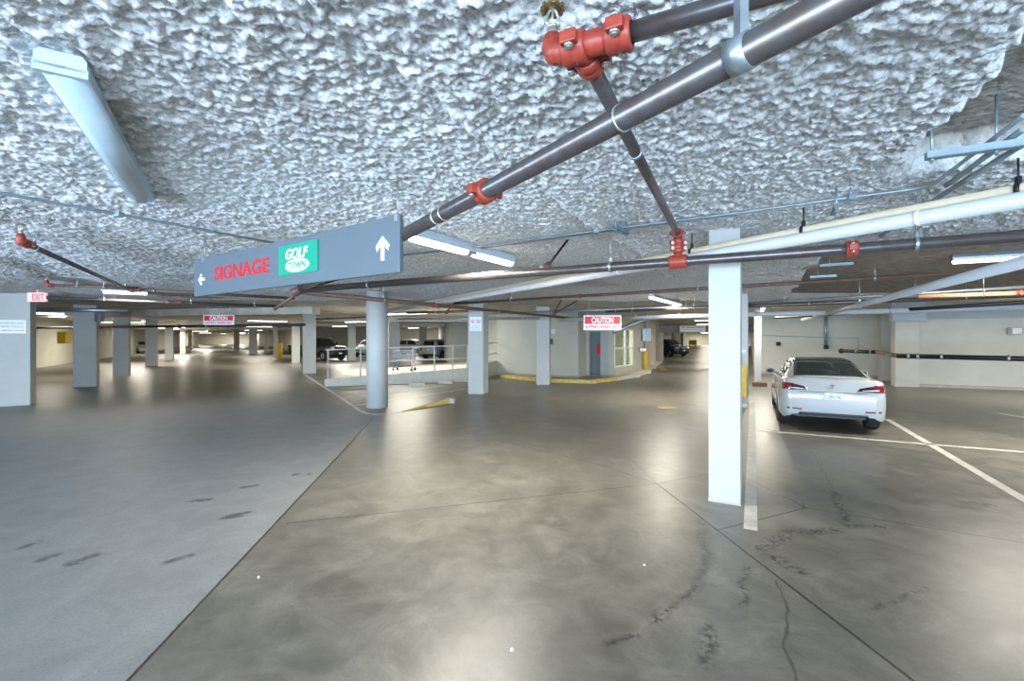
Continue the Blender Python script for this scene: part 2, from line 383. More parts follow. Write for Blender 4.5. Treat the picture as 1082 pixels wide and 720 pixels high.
def ceil_patch(x0, x1, y0, y1, st, name, amp=1.0):
    nx = int((x1-x0)/st)+1; ny = int((y1-y0)/st)+1
    X, Y = np.meshgrid(np.linspace(x0,x1,nx), np.linspace(y0,y1,ny))
    wx = X+.05*(vn(X,Y,5,31,7)-.5); wy = Y+.05*(vn(X,Y,5,3,77)-.5)
    n1 = vn(wx,wy,15,1,2); n2 = vn(wx,wy,34,5,9); n3 = vn(wx,wy,62,15,19); n4 = vn(X,Y,2.2,8,3); n5 = vn(X,Y,.5,4,4)
    n0 = vn(wx,wy,21,11,52); t = n1*.26+n0*.38+n2*.50+n3*.55
    u = X*DB.x+Y*DB.y; v = X*DA.x+Y*DA.y
    rag = .10*(n1-.5)+.16*(n4-.5)
    e1 = sstep(u+rag, .92, .98)*(1-sstep(v+rag, 4.3, 4.42)*(1-sstep(v+rag, 7.3, 7.45)))
    e1 *= sstep(X, 0, .2)
    rid = np.exp(-((u+rag*.4+1.42)/.05)**2)*.03*sstep(v,3.5,4.5)
    lift = .035*sstep(-(u+rag), 1.42, 1.47)
    band = .025*np.sin(X*1.3+Y*.9)+.05*(n5-.5)+.02*(n4-.5)
    br = e1*.95
    for (a, b, wd, k) in (((0,272),(60,292),.35,.75),((60,292),(215,314),.55,.85),((125,100),(180,205),.16,.6),((560,285),(640,300),.5,.35),((880,280),(1082,262),.7,.5)):
        d = segd(X,Y,P(a[0],a[1],CZ),P(b[0],b[1],CZ)); br = np.maximum(br, k*(1-sstep(d+rag*1.5, wd*.5, wd)))
    for (a, b, wd, k) in (((-40,205),(190,275),.75,.40),((300,100),(420,180),.3,.2)):
        d = segd(X,Y,P(a[0],a[1],CZ),P(b[0],b[1],CZ)); br = np.maximum(br, k*(1-sstep(d+rag, wd*.3, wd)))
    Z = CR+lift+band*(1-e1)-rid+e1*.22-.050*amp*t*(1-.75*e1)
    ps = P(21,255,2.97); Z += .08*np.exp(-((X-ps.x)**2+(Y-ps.y)**2)/.18**2)
    ps = P(584,58,2.95); Z += .07*np.exp(-((X-ps.x)**2+(Y-ps.y)**2)/.14**2)
    vs = np.stack([X,Y,Z],-1).reshape(-1,3)
    idx = np.arange(nx*ny).reshape(ny,nx); q = np.stack([idx[:-1,:-1],idx[1:,:-1],idx[1:,1:],idx[:-1,1:]],-1).reshape(-1,4)
    me = bpy.data.meshes.new(name); me.vertices.add(len(vs)); me.vertices.foreach_set('co', vs.ravel())
    me.loops.add(q.size); me.loops.foreach_set('vertex_index', q.ravel().astype(np.int32)); me.polygons.add(len(q))
    me.polygons.foreach_set('loop_start', (np.arange(len(q))*4).astype(np.int32)); me.polygons.foreach_set('loop_total', np.full(len(q),4,dtype=np.int32))
    me.polygons.foreach_set('use_smooth', np.ones(len(q), dtype=bool)); me.update(calc_edges=True)
    for nm, arr in (('bare', br), ('tuft', t)):
        a = me.attributes.new(nm, 'FLOAT', 'POINT'); a.data.foreach_set('value', arr.astype(np.float32).ravel())
    me.materials.append(M['wool'])
    o = link(bpy.data.objects.new(name, me)); struct(o); return o
o = ceil_patch(-6, 6, .2, 5.05, .0115, 'ceiling'); o['label'] = 'rough sprayed white wool insulation on the garage ceiling'
ceil_patch(-10, 11, 5, 9.05, .019, 'ceiling')
ceil_patch(-20, -9.95, 5, 9.05, .04, 'ceiling'); ceil_patch(10.95, 20, 5, 9.05, .04, 'ceiling')
ceil_patch(-20, 20, 9, 15.05, .04, 'ceiling', 1.2)
ceil_patch(-12, 12, -4, .25, .06, 'ceiling')
m = MB(); m.box((-150,-15,3.42), (90,190,3.6)); struct(m.build('ceiling', M['far_ceiling']))
m = MB()
m.box((-150,15,3.15),(90,190,3.43)); m.box((-150,-15,3.15),(-20,15,3.43)); m.box((20,-15,3.15),(90,15,3.43)); m.box((-20,-15,3.15),(-12,5.1,3.43)); m.box((12,-15,3.15),(20,5.1,3.43)); m.box((-12,-15,3.15),(12,-4,3.43)); m.box((-12,-4.0,3.25),(-6,5.0,3.43)); m.box((6,-4.0,3.36),(12,5.0,3.43))
struct(m.build('ceiling', M['far_ceiling']))
# close wool cover for the flanks of the near bay
ceil_patch(-20, -5.95, .2, 5.05, .04, 'ceiling'); ceil_patch(5.95, 20, .2, 5.05, .04, 'ceiling')

def swall(name, pts, z0, z1, t, mt, label=None):
    m = MB()
    for i in range(len(pts)-1): m.wall(pts[i], pts[i+1], z0, z1, t)
    return struct(m.build(name, mt, bevel=0), label)
lw0 = P(39,389)
swall('wall_left', [lw0-DC*30, lw0+DC*140], 0, 3.2, .3, M['cream_paint'])
ec = lw0+DC*125
swall('wall_back', [ec+Vector((-10,0,0)), Vector((-60,ec.y,0))], 0, 3.2, .3, M['cream_paint'])
swall('wall_partition', [Vector((-29,64,0)), Vector((-78,ec.y+1,0))], 0, 3.2, -.3, M['cream_paint'])
swall('wall_back_parking', [Vector((-29,64,0)), Vector((0,56,0))], 0, 3.2, .3, M['block_wall'])
# building block in the middle (lift and lobby)
b0 = P(475,385); b1 = P(525,396.5); b2 = P(611,399.5); b3 = b2+DA*1.2; b4 = P(648,399); b5 = P(686,391.5)
b3 = Vector((b3.x,b3.y,0))
swall('wall_lobby_side', [Vector((-9,56,0)), b0, b1], 0, 3.2, .25, M['grey_paint'])
swall('wall_lobby_front', [b1, b2, b3], 0, 3.2, .25, M['block_wall'])
# recess with door and the grey panel wall
dd = (b4-b3).normalized(); Ld = (b4-b3).length
swall('wall_lobby_recess', [b3, b3+dd*.15], 0, 3.2, .25, M['block_wall'])
swall('wall_lobby_panel', [b3+dd*.75, b4], 0, 3.2, .25, M['grey_paint'])
m = MB(); m.wall(b3+dd*.15, b3+dd*.75, 2.2, 3.2, .25); struct(m.build('wall_lobby_lintel', M['grey_paint']))
m = MB(); nrm = Vector((-dd.y,dd.x,0)); m.wall(b3+dd*.15+nrm*.12, b3+dd*.75+nrm*.12, 0.02, 2.2, .05)
door = struct(m.build('door_1', M['door_grey']), 'dark grey narrow lobby door with a red notice')
m = MB(); q = b3+dd*.52+nrm*.10; m.wall(q, q+dd*.2, 1.0, 1.6, .02); m.build('door_notice', M['sign_red'], door)
m = MB(); q = b3+dd*.66+nrm*.06; m.tube([q+Vector((0,0,.95)), q+Vector((0,0,1.15))], .015); m.build('door_handle', M['galv'], door)
# booth wall with window
bd = (b5-b4); bl = bd.length; bd.normalize(); bn = Vector((-bd.y,bd.x,0))
wa, wb = .10, bl*.50
m = MB(); m.wall(b4, b5, 0, .45, .22); m.wall(b4, b5, 2.35, 3.2, .22); m.wall(b4, b4+bd*wa, .45, 2.35, .22); m.wall(b4+bd*wb, b5, .45, 2.35, .22)
struct(m.build('wall_booth', M['cream_paint']))
m = MB()
for z in (.45, 1.35, 2.29): m.wall(b4+bd*wa-bn*.02, b4+bd*wb-bn*.02, z, z+.06, .1)
for s in (wa, (wa+wb)/2+.15, wb-.08): m.wall(b4+bd*s-bn*.03, b4+bd*(s+.08)-bn*.03, .45, 2.35, .1)
win = struct(m.build('window_1', M['sign_white']), 'white framed booth window with two panes')
m = MB(); m.wall(b4+bd*wa+bn*.04, b4+bd*wb+bn*.04, .5, 2.3, .012); m.build('pane', M['glass'], win)
m = MB(); m.wall(b4+bn*2.6+bd*.5, b5+bn*2.6, 0, 3.2, .1); m.wall(b5+bn*.22, b5+bn*2.7, 0, 3.2, .1)
struct(m.build('wall_booth_inside', M['interior']))
# cream walls beyond the booth
c1 = P(688,387); c2 = P(701,381); c3 = P(719,374)
swall('wall_service', [b5, c1], 0, 3.2, .25, M['cream_paint'])
m = MB(); m.wall(c1, c1+(c2-c1)*.32, 0, 3.2, .4); struct(m.build('wall_service_end', M['cream_paint']))
m = MB(); m.wall(c1+(c2-c1)*.55, c2, 0, 3.2, .5); struct(m.build('wall_service_pier', M['cream_paint']))
swall('wall_corridor_left', [P(712,375)+Vector((-8,4,0)), P(726,366)+Vector((-9,0,0)), P(728,364.5)+Vector((-4,30,0))], 0, 3.2, .3, M['cream_paint'])
swall('wall_corridor_end', [Vector((30,120,0)), Vector((80,120,0))], 0, 3.2, .3, M['cream_paint'])
# lintel beam over the corridor mouth
l0 = P(690,351.4,2.32); l1 = P(800,351.4,2.32)
m = MB(); m.wall(l0, l1, 2.32, 2.86, .4); struct(m.build('trim_1', M['grey_beam']), 'grey lintel beam across the corridor mouth')
# right hand walls
r0 = P(797,394.3); r1 = P(936,399.5); r2 = P(944,407.6); r3 = P(1082,412.5); r3b = r3+(r3-r2).normalized()*9
swall('wall_right_recess', [r0, r1], 0, 3.2, .3, M['block_wall'])
swall('wall_right_return', [Vector((r1.x,r1.y,0)), Vector((r2.x+.2,r2.y,0))], 0, 3.2, .25, M['block_wall'])
rw = swall('wall_right', [r2, r3b], 0, 3.2, .3, M['block_wall'])
swall('wall_corridor_right', [r0, r0+DA*100], 0, 3.2, -.3, M['block_wall'])
# blue grey band and ledge high on the right wall
rd = (r3b-r2).normalized(); rn = Vector((-rd.y, rd.x, 0))
m = MB(); m.wall(r2-rn*.06, r3b-rn*.06, 2.62, 3.15, .07); struct(m.build('trim_2', M['grey_beam']), 'blue grey beam along the top of the right wall')
m = MB(); m.wall(r2-rn*.2, r3b-rn*.2, 0, .10, .22); m.wall(r0-rn*.2, r1-rn*.2, 0, .10, .22); struct(m.build('baseboard_right', M['curb']))
# pilasters
def pilaster(px0, px1, py, depth, z1=3.15):
    a = P(px0,py); b = P(px1,py); d = DB; L = (b-a).dot(d); b = a+d*L; m = MB(); m.prism([a,b,b+DA*depth,a+DA*depth],0,z1); return m
m = pilaster(931.5,942,402.5,.6); struct(m.build('wall_pilaster', M['grey_paint']))
m = pilaster(946,968,408.5,.5); struct(m.build('wall_pilaster', M['block_wall']))
m = MB(); a = P(943,337,2.55); m.prism([a, a+DB*.9, a+DB*.9+DA*.5, a+DA*.5], 2.45, 3.1); struct(m.build('wall_pilaster_head', M['grey_beam']))
# concrete downstand beams across the left wing and the far bays
bi = 1
for (a, b) in ((P(-60,340,2.72), P(330,335.5,2.72)), (P(36,346,2.72), P(330,345,2.72)), (P(40,349.5,2.72), P(310,349.5,2.72)), (P(330,342,2.72), P(520,343,2.72)), (P(400,347,2.72), P(520,347,2.72))):
    m = MB(); m.wall(a, b, 2.86, 3.16, .5); struct(m.build('trim_%d' % (bi+3), M['far_ceiling'])); bi += 1

# ------------------------------------------------------------------ columns
def column(pts, label, mt='white_paint', z1=3.2, group=None):
    m = MB(); m.prism(pts, 0, z1); o = m.build('concrete_column', M[mt], bevel=.012); recenter(o)
    return tag(o, label, 'column', group)
a = P(748.5,529.5); wdt = .335
col_main = [a, a+DB*wdt, a+DB*wdt+DA*.85, a+DA*.85]
cmain = column(col_main, 'big white square column in the foreground, standing in the diamond of saw cuts')
m = MB(); pts2 = [Vector(p) for p in col_main]; c = sum(pts2, Vector())/4
m.prism([c+(p-c)*1.0+((p-c).normalized()*.012) for p in pts2], 0, .02)
o = m.build('mortar_bead', M['curb']); o.parent = cmain; o.location = -cmain.location
def dcol(pxl, pxr, py, label, depth=.35, d=DD, dn=DC, mt='white_paint', wid=None):
    """column whose near right corner of the front face is at (pxr, py)"""
    c = P(pxr, py); k = (pxl-541)/FPX
    # width so that the left edge falls on pxl
    t = (c.x-k*c.y)/(d.x-k*d.y) if wid is None else wid
    return column([c-d*t, c, c+dn*depth, c-d*t+dn*depth], label, mt)
col_l1 = dcol(-20, 32, 428.4, 'wide white column at the left edge, under the exit sign', .45)
dcol(77, 102, 408.8, 'grey-white column second from the left edge, with a small box near its top', .45)
dcol(119, 136, 397.7, 'third column of the left row, slim cream one with a white car behind', .5)
dcol(153.3, 166, 387, 'fourth column of the left row, shaded grey', .5)
dcol(174, 183, 380.7, 'fifth column of the left row, cream, left of the far red caution sign', .5)
dcol(190, 196, 374, 'distant column, sixth of the left row', .5, mt='cream_paint')
dcol(199, 203, 370, 'distant column, seventh of the left row', .5, mt='cream_paint')
dcol(206, 209.5, 367.5, 'farthest column of the left row', .5, mt='cream_paint')
col_c = dcol(320, 334, 394.7, 'white square column beside the front of the black truck', .4)
dcol(308.5, 317, 383.6, 'grey column just behind and left of the white one by the black truck', .5, mt='grey_paint')
dcol(289, 293.5, 378, 'thin far column carrying a yellow guard', .5, mt='cream_paint')
dcol(279.5, 283.5, 373, 'far column in the left wing, one bay beyond the yellow guard', .5, mt='cream_paint')
dcol(263, 272, 374, 'far grey column in the middle of the left wing', .5, mt='grey_paint')
dcol(247, 253, 371, 'farthest column right of the left wing lane', .5, mt='cream_paint')
dcol(368, 376, 381, 'grey column between the black truck and the white sport utility car', .5, mt='grey_paint')
dcol(411, 422.5, 387, 'white column left of the shopping cart', .5)
dcol(444, 451, 376, 'far cream column behind the white pickup', .5, mt='cream_paint')
dcol(494.4, 510.5, 416.8, 'white column with the no smoking and no pets notice', .45, d=Vector((1,0,0)), dn=Vector((.35,.94,0)))
col_e = dcol(566.6, 580.5, 406.8, 'white column in front of the lobby wall', .45, d=Vector((1,0,0)), dn=Vector((.2,.98,0)))
dcol(777, 790.5, 430, 'white column behind the foreground one, with a yellow corner guard', .7, d=DB, dn=DA)
dcol(797, 804.5, 406, 'grey-white column at the left end of the right-hand wall', .5, d=DB, dn=DA)
dcol(713,719,374, 'cream pier far down the corridor, left of the yellow barrier', .5, mt='cream_paint')
dcol(722,726,370, 'farthest cream pier on the left of the corridor', .5, mt='cream_paint')
# round column
pc = P(398.5, 432); pc.y += .28; pc.x = (398.5-541)/FPX*pc.y
m = MB(); R = .285; m.lathe([(0,0),(0,R),(3.2,R),(3.2,0)], (0,0,0), (0,0,1), 40)
o = m.build('round_column', M['white_paint']); o.location = (pc.x,pc.y,0); tag(o, 'white round concrete column by the hatched corner', 'column')
m = MB(); aa = [-1.05+.11*k for k in range(9)]; R2 = R+.004
m.add([(R2*math.cos(a),R2*math.sin(a),z) for a in aa for z in (1.28,1.33,1.50,1.56)], [(4*k+j,4*k+4+j,4*k+5+j,4*k+1+j) for k in range(8) for j in range(3)], True); m.build('scuff_patch', M['grey_paint'], o)
# plinth at far right column
m = MB(); a = P(795,408.5); m.prism([a,a+DB*.5,a+DB*.5+DA*.6,a+DA*.6],0,.16); o = recenter(m.build('column_plinth', M['wood_dark'])); tag(o, 'low brown plinth at the foot of the column left of the car', 'plinth')

# ------------------------------------------------------------------ pipes
def coupling_mb(m, p, d, r, ears=True):
    p = Vector(p); d = Vector(d).normalized()
    m.lathe([(-.045,r*1.0),(-.045,r*1.32),(-.03,r*1.45),(-.008,r*1.45),(0,r*1.30),(.008,r*1.45),(.03,r*1.45),(.045,r*1.32),(.045,r*1.0)], p, d, 22)
    up = Vector((0,0,1)) if abs(d.z) < .9 else Vector((0,1,0))
    s = d.cross(up).normalized(); b = []
    for k in (-1,1):
        q = p+s*k*r*1.75
        Mx = Matrix.Translation(q) @ Matrix((s, d, up)).transposed().to_4x4()
        m.box((-r*.42,-.03,-r*.55), (r*.42,.03,r*.55), Mx)
        b.append(q)
    return b, up
def add_coupling(parent, p, d, r):
    m = MB(); b, up = coupling_mb(m, p, d, r)
    o = m.build('grooved_coupling', M['red_iron'], parent, world=True)
    for q in b:
        n = MB(); n.tube([q-up*(r*.95), q+up*(r*.95)], .011, 8); n.tube([q+up*(r*.6), q+up*(r*.78)], .02, 6); n.tube([q-up*(r*.78), q-up*(r*.6)], .02, 6)
        n.build('bolt', M['bolt'], o) ; ob = COL.objects[-1] if False else None
    return o
# bolts are built in the pipe's own frame
def add_coupling(parent, p, d, r):
    loc = Vector(parent.location); p = Vector(p)-loc
    m = MB(); b, up = coupling_mb(m, p, d, r); o = m.build('grooved_coupling', M['red_iron'], parent, bevel=.007)
    for q in b:
        n = MB(); n.tube([q-up*(r*.95), q+up*(r*.95)], .010, 8); n.tube([q+up*(r*.6), q+up*(r*.8)], .018, 6); n.tube([q-up*(r*.8), q-up*(r*.6)], .018, 6)
        n.build('bolt', M['bolt'], o)
    return o
def add_hanger(parent, p, r, ztop=3.2, ring=True, mt='galv', rod=.006):
    p = Vector(p)-Vector(parent.location); zt = ztop-parent.location.z
    m = MB(); m.tube([p+Vector((0,0,r)), Vector((p.x,p.y,zt))], rod, 6)
    if ring:
        a = getattr(add_hanger, 'axis', Vector((1,0,0)))
        m.lathe([(-.014,r*1.02),(-.014,r*1.14+.003),(.014,r*1.14+.003),(.014,r*1.02),(-.014,r*1.02)], p, a, 18)
        m.box((-.012,-.012,r), (.012,.012,r+.05), Matrix.Translation(p))
    return m.build('hanger', M[mt], parent)
def pipe(name, label, cat, pts, r, mt, coup=(), hang=(), group=None, ztop=3.17, hmat='galv', rod=.006):
    pts = [Vector(p) for p in pts]; root = thing(name, label, cat, pts[0], 0, group)
    MB().tube(pts, r, 18).build('pipe_run', M[mt], root, world=True)
    d = (pts[-1]-pts[0]).normalized(); L = (pts[-1]-pts[0]).length
    add_hanger.axis = d
    for t in coup: add_coupling(root, pts[0]+d*L*t, d, r)
    for t in hang: add_hanger(root, pts[0]+d*L*t, r, ztop, mt=hmat, rod=rod)
    return root
def on(a, b, px):
    """point of the line a-b seen in column px"""
    k = (px-541)/FPX; d = b-a; t = (k*a.y-a.x)/(d.x-k*d.y); return a+d*t
def sprinkler(parent, base, up=1, s=1.0):
    """upright sprinkler head standing on base"""
    b = Vector(base)-Vector(parent.location); m = MB(); z = Vector((0,0,up))*s
    m.tube([b, b+z*.03], .017*s, 8); m.tube([b+z*.03, b+z*.038], .021*s, 6)
    for k in (-1,1): m.tube([b+z*.035+Vector((k*.012,0,0))*s, b+z*.055+Vector((k*.022,0,0))*s, b+z*.085+Vector((k*.012,0,0))*s, b+z*.095], .0045*s, 6)
    m.tube([b+z*.04, b+z*.088], .004*s, 6)
    o = m.build('sprinkler_head', M['bolt'], parent)
    n = MB(); n.lathe([(0,0),(0,.030*s),(.004*s,.032*s),(.004*s,0)], b+z*.095, z, 14)
    for j in range(10):
        a = 2*PI*j/10; q = b+z*.097+Vector((math.cos(a),math.sin(a),0))*.034*s; n.box((-.006*s,-.006*s,-.008*s),(.006*s,.006*s,.002*s), Matrix.Translation(q)@Matrix.Rotation(a,4,'Z'))
    n.build('deflector', M['brass'], o)

# main cross pipe (below everything), from the struts behind the hanging sign to the right edge
zP2 = 2.695; p2a = P(318,306.5,zP2); p2b = P(1082,249.5,zP2); p2c = p2b+(p2b-p2a).normalized()*2.0
pm = pipe('sprinkler_main_pipe', 'long dark steel main pipe crossing the whole view in front of the foreground column', 'pipe', [p2a,p2c], .05, 'steel_pipe')
P2d = (p2b-p2a).normalized(); add_hanger.axis = P2d
for px in (390,645,968): add_hanger(pm, on(p2a,p2b,px), .05, 3.15)
add_coupling(pm, on(p2a,p2b,900), P2d, .05)
# pipe 1, big diagonal
zP1 = 2.72; p1a = P(890,0,zP1); p1b = P(318,306.5,zP1)
d1 = (p1b-p1a).normalized(); p1s = p1a-d1*1.0
pd = pipe('sprinkler_main_pipe', 'thick dark steel pipe running diagonally overhead behind the hanging sign', 'pipe', [p1s,p1b-d1*.1], .047, 'steel_pipe')
add_hanger.axis = d1
add_coupling(pd, on(p1a,p1b,512), d1, .047)
# white strap ring on it near the top of the picture and thin weld rings
for px, w_ in ((783,.03),(657,.004),(462,.006),(470,.004)):
    q = on(p1a,p1b,px)-Vector(pd.location); m = MB(); m.lathe([(-w_,.047),(-w_,.052),(w_,.052),(w_,.047)], q, d1, 22)
    if px == 783:
        m.box((-.012,-.02,.045),(.012,.02,.42), Matrix.Translation(q)); m.build('strap', M['galv'], pd)
    else: m.build('weld_ring', M['bolt'], pd)
# branch S2 with tee, elbow and sprinkler
zS = 2.95
s_e = P(584,58,zS); s_t = P(622,64,zS); s_c2 = P(657,46,zS); s_r = P(800,-4,zS)
dS = (s_r-s_e); dS.z = 0; dS.normalize()
s_t = s_e+dS*((s_t-s_e).dot(dS)); s_c2 = s_e+dS*((s_c2-s_e).dot(dS)); s_far = s_r+dS*1.2
br = thing('sprinkler_branch_pipe', 'dark branch pipe overhead ending in a red tee, elbow and upright sprinkler', 'pipe', s_far)
rS = .034
MB().tube([s_far, s_c2-dS*.0], rS, 18).build('pipe_run', M['steel_pipe'], br, world=True)
# drop point under which the riser meets the main
q716 = on(p2a,p2b,716.5); top = Vector((q716.x,q716.y,zS+.03)); 
dT = (top-s_t); dT.z = 0; dT.normalize()
m = MB(); m.tube([s_e+dS*.06, s_c2], rS*1.28, 18)
m.tube([s_t, s_t+dT*.085], rS*1.28, 18)
tee = m.build('tee_fitting', M['red_iron'], br, world=True)
m = MB(); el = [s_e+dS*.07, s_e+dS*.035, s_e+dS*.01+Vector((0,0,.008)), s_e+Vector((0,0,.03)), s_e+Vector((0,0,.07))]
m.tube(el, [rS*1.28,rS*1.32,rS*1.32,rS*1.25,rS*.9], 18); m.sphere(s_e+dS*.012+Vector((0,0,.005)), rS*1.3, 16); m.build('elbow_fitting', M['red_iron'], br, world=True)
add_coupling(br, s_e+dS*.085, dS, rS*1.15); add_coupling(br, s_c2, dS, rS*1.15); add_coupling(br, s_t+dT*.1, dT, rS*1.12)
sprinkler(br, s_e+Vector((0,0,.062)), 1, 1.15)
ln = pipe('sprinkler_branch_pipe', 'dark branch pipe from the red tee over the diagonal main to the red riser', 'pipe', [s_t+dT*.1, top-dT*.05], rS*.92, 'steel_pipe')
for t in (.33,):
    pass
add_hanger.axis = dT; add_hanger(ln, s_t+dT*1.05, rS*.92, 3.12, rod=.004)
# riser
ri = thing('sprinkler_riser', 'short vertical riser with red couplings joining branch pipe to cross main', 'pipe', q716)
m = MB(); m.tube([q716+Vector((0,0,.04)), Vector((top.x,top.y,zS-.02))], rS*.92, 16); m.build('pipe_run', M['steel_pipe'], ri, world=True)
m = MB(); m.tube([top-dT*.07, top-dT*.02, top+Vector((0,0,-.015)), top+Vector((0,0,-.07))], rS*1.25, 16); m.sphere(top-dT*.01, rS*1.28, 14); m.build('elbow_fitting', M['red_iron'], ri, world=True)
add_coupling(ri, top-dT*.06, dT, rS*1.05); add_coupling(ri, top+Vector((0,0,-.09)), (0,0,1), rS*1.1)
add_coupling(ri, q716+Vector((0,0,.14)), (0,0,1), rS*1.1)
m = MB(); m.lathe([(-.09,.05),(-.09,.064),(-.07,.07),(.07,.07),(.09,.064),(.09,.05)], q716, P2d, 20); m.tube([q716, q716+Vector((0,0,.1))], rS*1.3, 16)
m.build('tee_fitting', M['red_iron'], ri, world=True)

# white and beige pair running with the left wing
zW = 2.80; w0 = P(1082,211,zW); w1 = P(430,326,zW); dW = (w1-w0).normalized()
wp = pipe('plastic_drain_pipe', 'thick white plastic pipe running under the ceiling, the lower of a white and beige pair', 'pipe', [w0-dW*1.5, w1+dW*5], .055, 'pvc_white')
zB = 2.905; w0b = P(1082,199.5,zB); 
bp_ = pipe('plastic_drain_pipe', 'beige plastic pipe lying just above the white pipe overhead', 'pipe', [w0b-dW*1.5, w0b+dW*((w1-w0).length+4)], .040, 'pvc_beige')
for px in (1076,849,731):
    q = on(w0b, w0b+dW*5, px); add_hanger.axis = dW; add_hanger(bp_, q, .042, 3.12, mt='black_steel', rod=.007)
for px in (970,655):
    q = on(w0, w1, px)-Vector(wp.location); m = MB(); m.lathe([(-.012,.055),(-.012,.059),(.012,.059),(.012,.055)], q, dW, 18); m.build('pipe_joint', M['sign_white'], wp)
# white pipe slanting on the right
zV = 2.60; v0 = P(1082,277,zV); v1 = P(848,338,zV); dV = (v1-v0).normalized()
pipe('plastic_drain_pipe', 'white plastic pipe low on the right, receding above the parked car', 'pipe', [v0-dV*1.2, v1], .06, 'pvc_white', hang=(.45,.8))

# left branch pipe with elbow + sprinkler
l3a = P(24,256,2.97); l3b = P(140,307.5,2.97); 
p = pipe('sprinkler_branch_pipe', 'dark branch pipe slanting down left of the hanging sign, with red elbow and sprinkler', 'pipe', [l3a,l3b], .032, 'steel_pipe', ztop=3.15)
d3 = (l3b-l3a).normalized(); add_hanger.axis = d3; add_hanger(p, l3a+d3*.35, .032, 3.15, rod=.005)
m = MB(); m.tube([l3a+d3*.04, l3a-d3*.03, l3a-d3*.05+Vector((0,0,.03)), l3a-d3*.055+Vector((0,0,.09))], [.043,.045,.043,.03], 14); m.sphere(l3a-d3*.03, .046, 12); m.build('elbow_fitting', M['red_iron'], p, world=True)
add_coupling(p, l3a+d3*.09, d3, .036); add_coupling(p, l3b-d3*.05, d3, .036); sprinkler(p, l3a-d3*.055+Vector((0,0,.08)), 1, 1.1)
def flatpipe(a, b, z, r, mt, label, coup=(), hang=(), name='sprinkler_branch_pipe', elbow=False, ext=0, group=None, ztop=3.17):
    A = P(a[0],a[1],z); B = P(b[0],b[1],z); d = (B-A).normalized()
    o = pipe(name, label, 'pipe', [A-d*(ext if not elbow else 0), B+d*ext], r, mt, coup, hang, group, ztop)
    if elbow:
        m = MB(); m.tube([A+d*.06, A-d*.03, A-d*.05+Vector((0,0,.04)), A-d*.055+Vector((0,0,.10))], [r*1.3,r*1.35,r*1.3,r], 12); m.sphere(A-d*.03, r*1.4, 10)
        m.build('elbow_fitting', M['red_iron'], o, world=True); sprinkler(o, A-d*.055+Vector((0,0,.09)), 1, 1.2)
    return o
flatpipe((53,301.5),(146,304.5),2.98,.03,'rust_pipe','rusty branch pipe with red elbow above the exit sign',hang=(.3,.6,.85),elbow=True)
flatpipe((142,306),(311,315.5),2.95,.035,'rust_pipe','rusty pipe from the slanting branch to the strut joint under the sign',hang=(.1,.45),coup=(.02,))
flatpipe((49,314.5),(299,324),2.86,.04,'steel_pipe','dark pipe passing behind the exit sign above the second column',hang=(.2,.55,.85),coup=(.45,.5))
flatpipe((38,327),(135,328.5),2.80,.06,'galv','thick grey pipe between the first and second left columns')
flatpipe((38,346.7),(322,343.3),2.36,.05,'black_steel','black pipe low across the left wing, above the far cars',hang=(.35,.7),coup=(.3,.6))
flatpipe((320,309),(600,336),2.70,.045,'rust_pipe','brown pipe running away from the strut joint over the round column',coup=(.3,),hang=(.16,.55))
flatpipe((481,321),(1082,284.5),2.93,.035,'rust_pipe','thin rusty pipe crossing behind the foreground column',coup=(.36,),hang=(.18,.6,.85))
flatpipe((430,331),(494,329),2.75,.04,'steel_pipe','dark pipe over the guard railing',hang=(.5,))
flatpipe((420,337.5),(570,336.5),2.62,.05,'galv','grey pipe above the lobby wall',hang=(.3,.8))
flatpipe((334,337.5),(410,334.5),2.72,.04,'rust_pipe','brown pipe above the black truck',hang=(.3,.8))
flatpipe((500,333),(760,323),2.90,.05,'galv','grey metal pipe over the caution sign beside the lobby',hang=(.3,.5,.7,.9))
flatpipe((590,338),(1090,324.5),2.62,.075,'pvc_white','long white pipe along the far bay in front of the lintel',hang=(.1,.25,.37,.55,.8),name='plastic_drain_pipe')
flatpipe((640,329.5),(1090,312),2.80,.05,'steel_pipe','dark pipe above the long white far pipe',hang=(.1,.3,.6,.9))
flatpipe((786,321),(1082,303.5),2.86,.035,'galv','slim grey pipe behind the white slanting pipe',hang=(.2,.7))
flatpipe((970,313.5),(1090,309.5),2.72,.04,'orange_pipe','orange pipe at the right edge',coup=(.9,),hang=(.6,))
flatpipe((820,336),(1090,319),2.64,.045,'black_steel','black pipe nearest the top of the right wall',hang=(.3,.6),coup=(.65,))
ea = Vector(((655-541)/FPX*18.5, 18.5, EYE+(357-348.5)/FPX*18.5)); eb = Vector(((684-541)/FPX*18.5, 18.5, EYE+(357-336.5)/FPX*18.5)); ec_ = eb+Vector((.5,0,.02))
ed = thing('exhaust_duct', 'sloping galvanised duct beside the caution board at the booth', 'duct', ea); MB().tube([ea+Vector((-.3,0,-.1)),ea,eb,ec_], .085, 14).build('duct_run', M['galv'], ed, world=True)
MB().tube([eb, Vector((eb.x,eb.y,3.17))], .008, 6).build('hanger', M['galv'], ed, world=True)
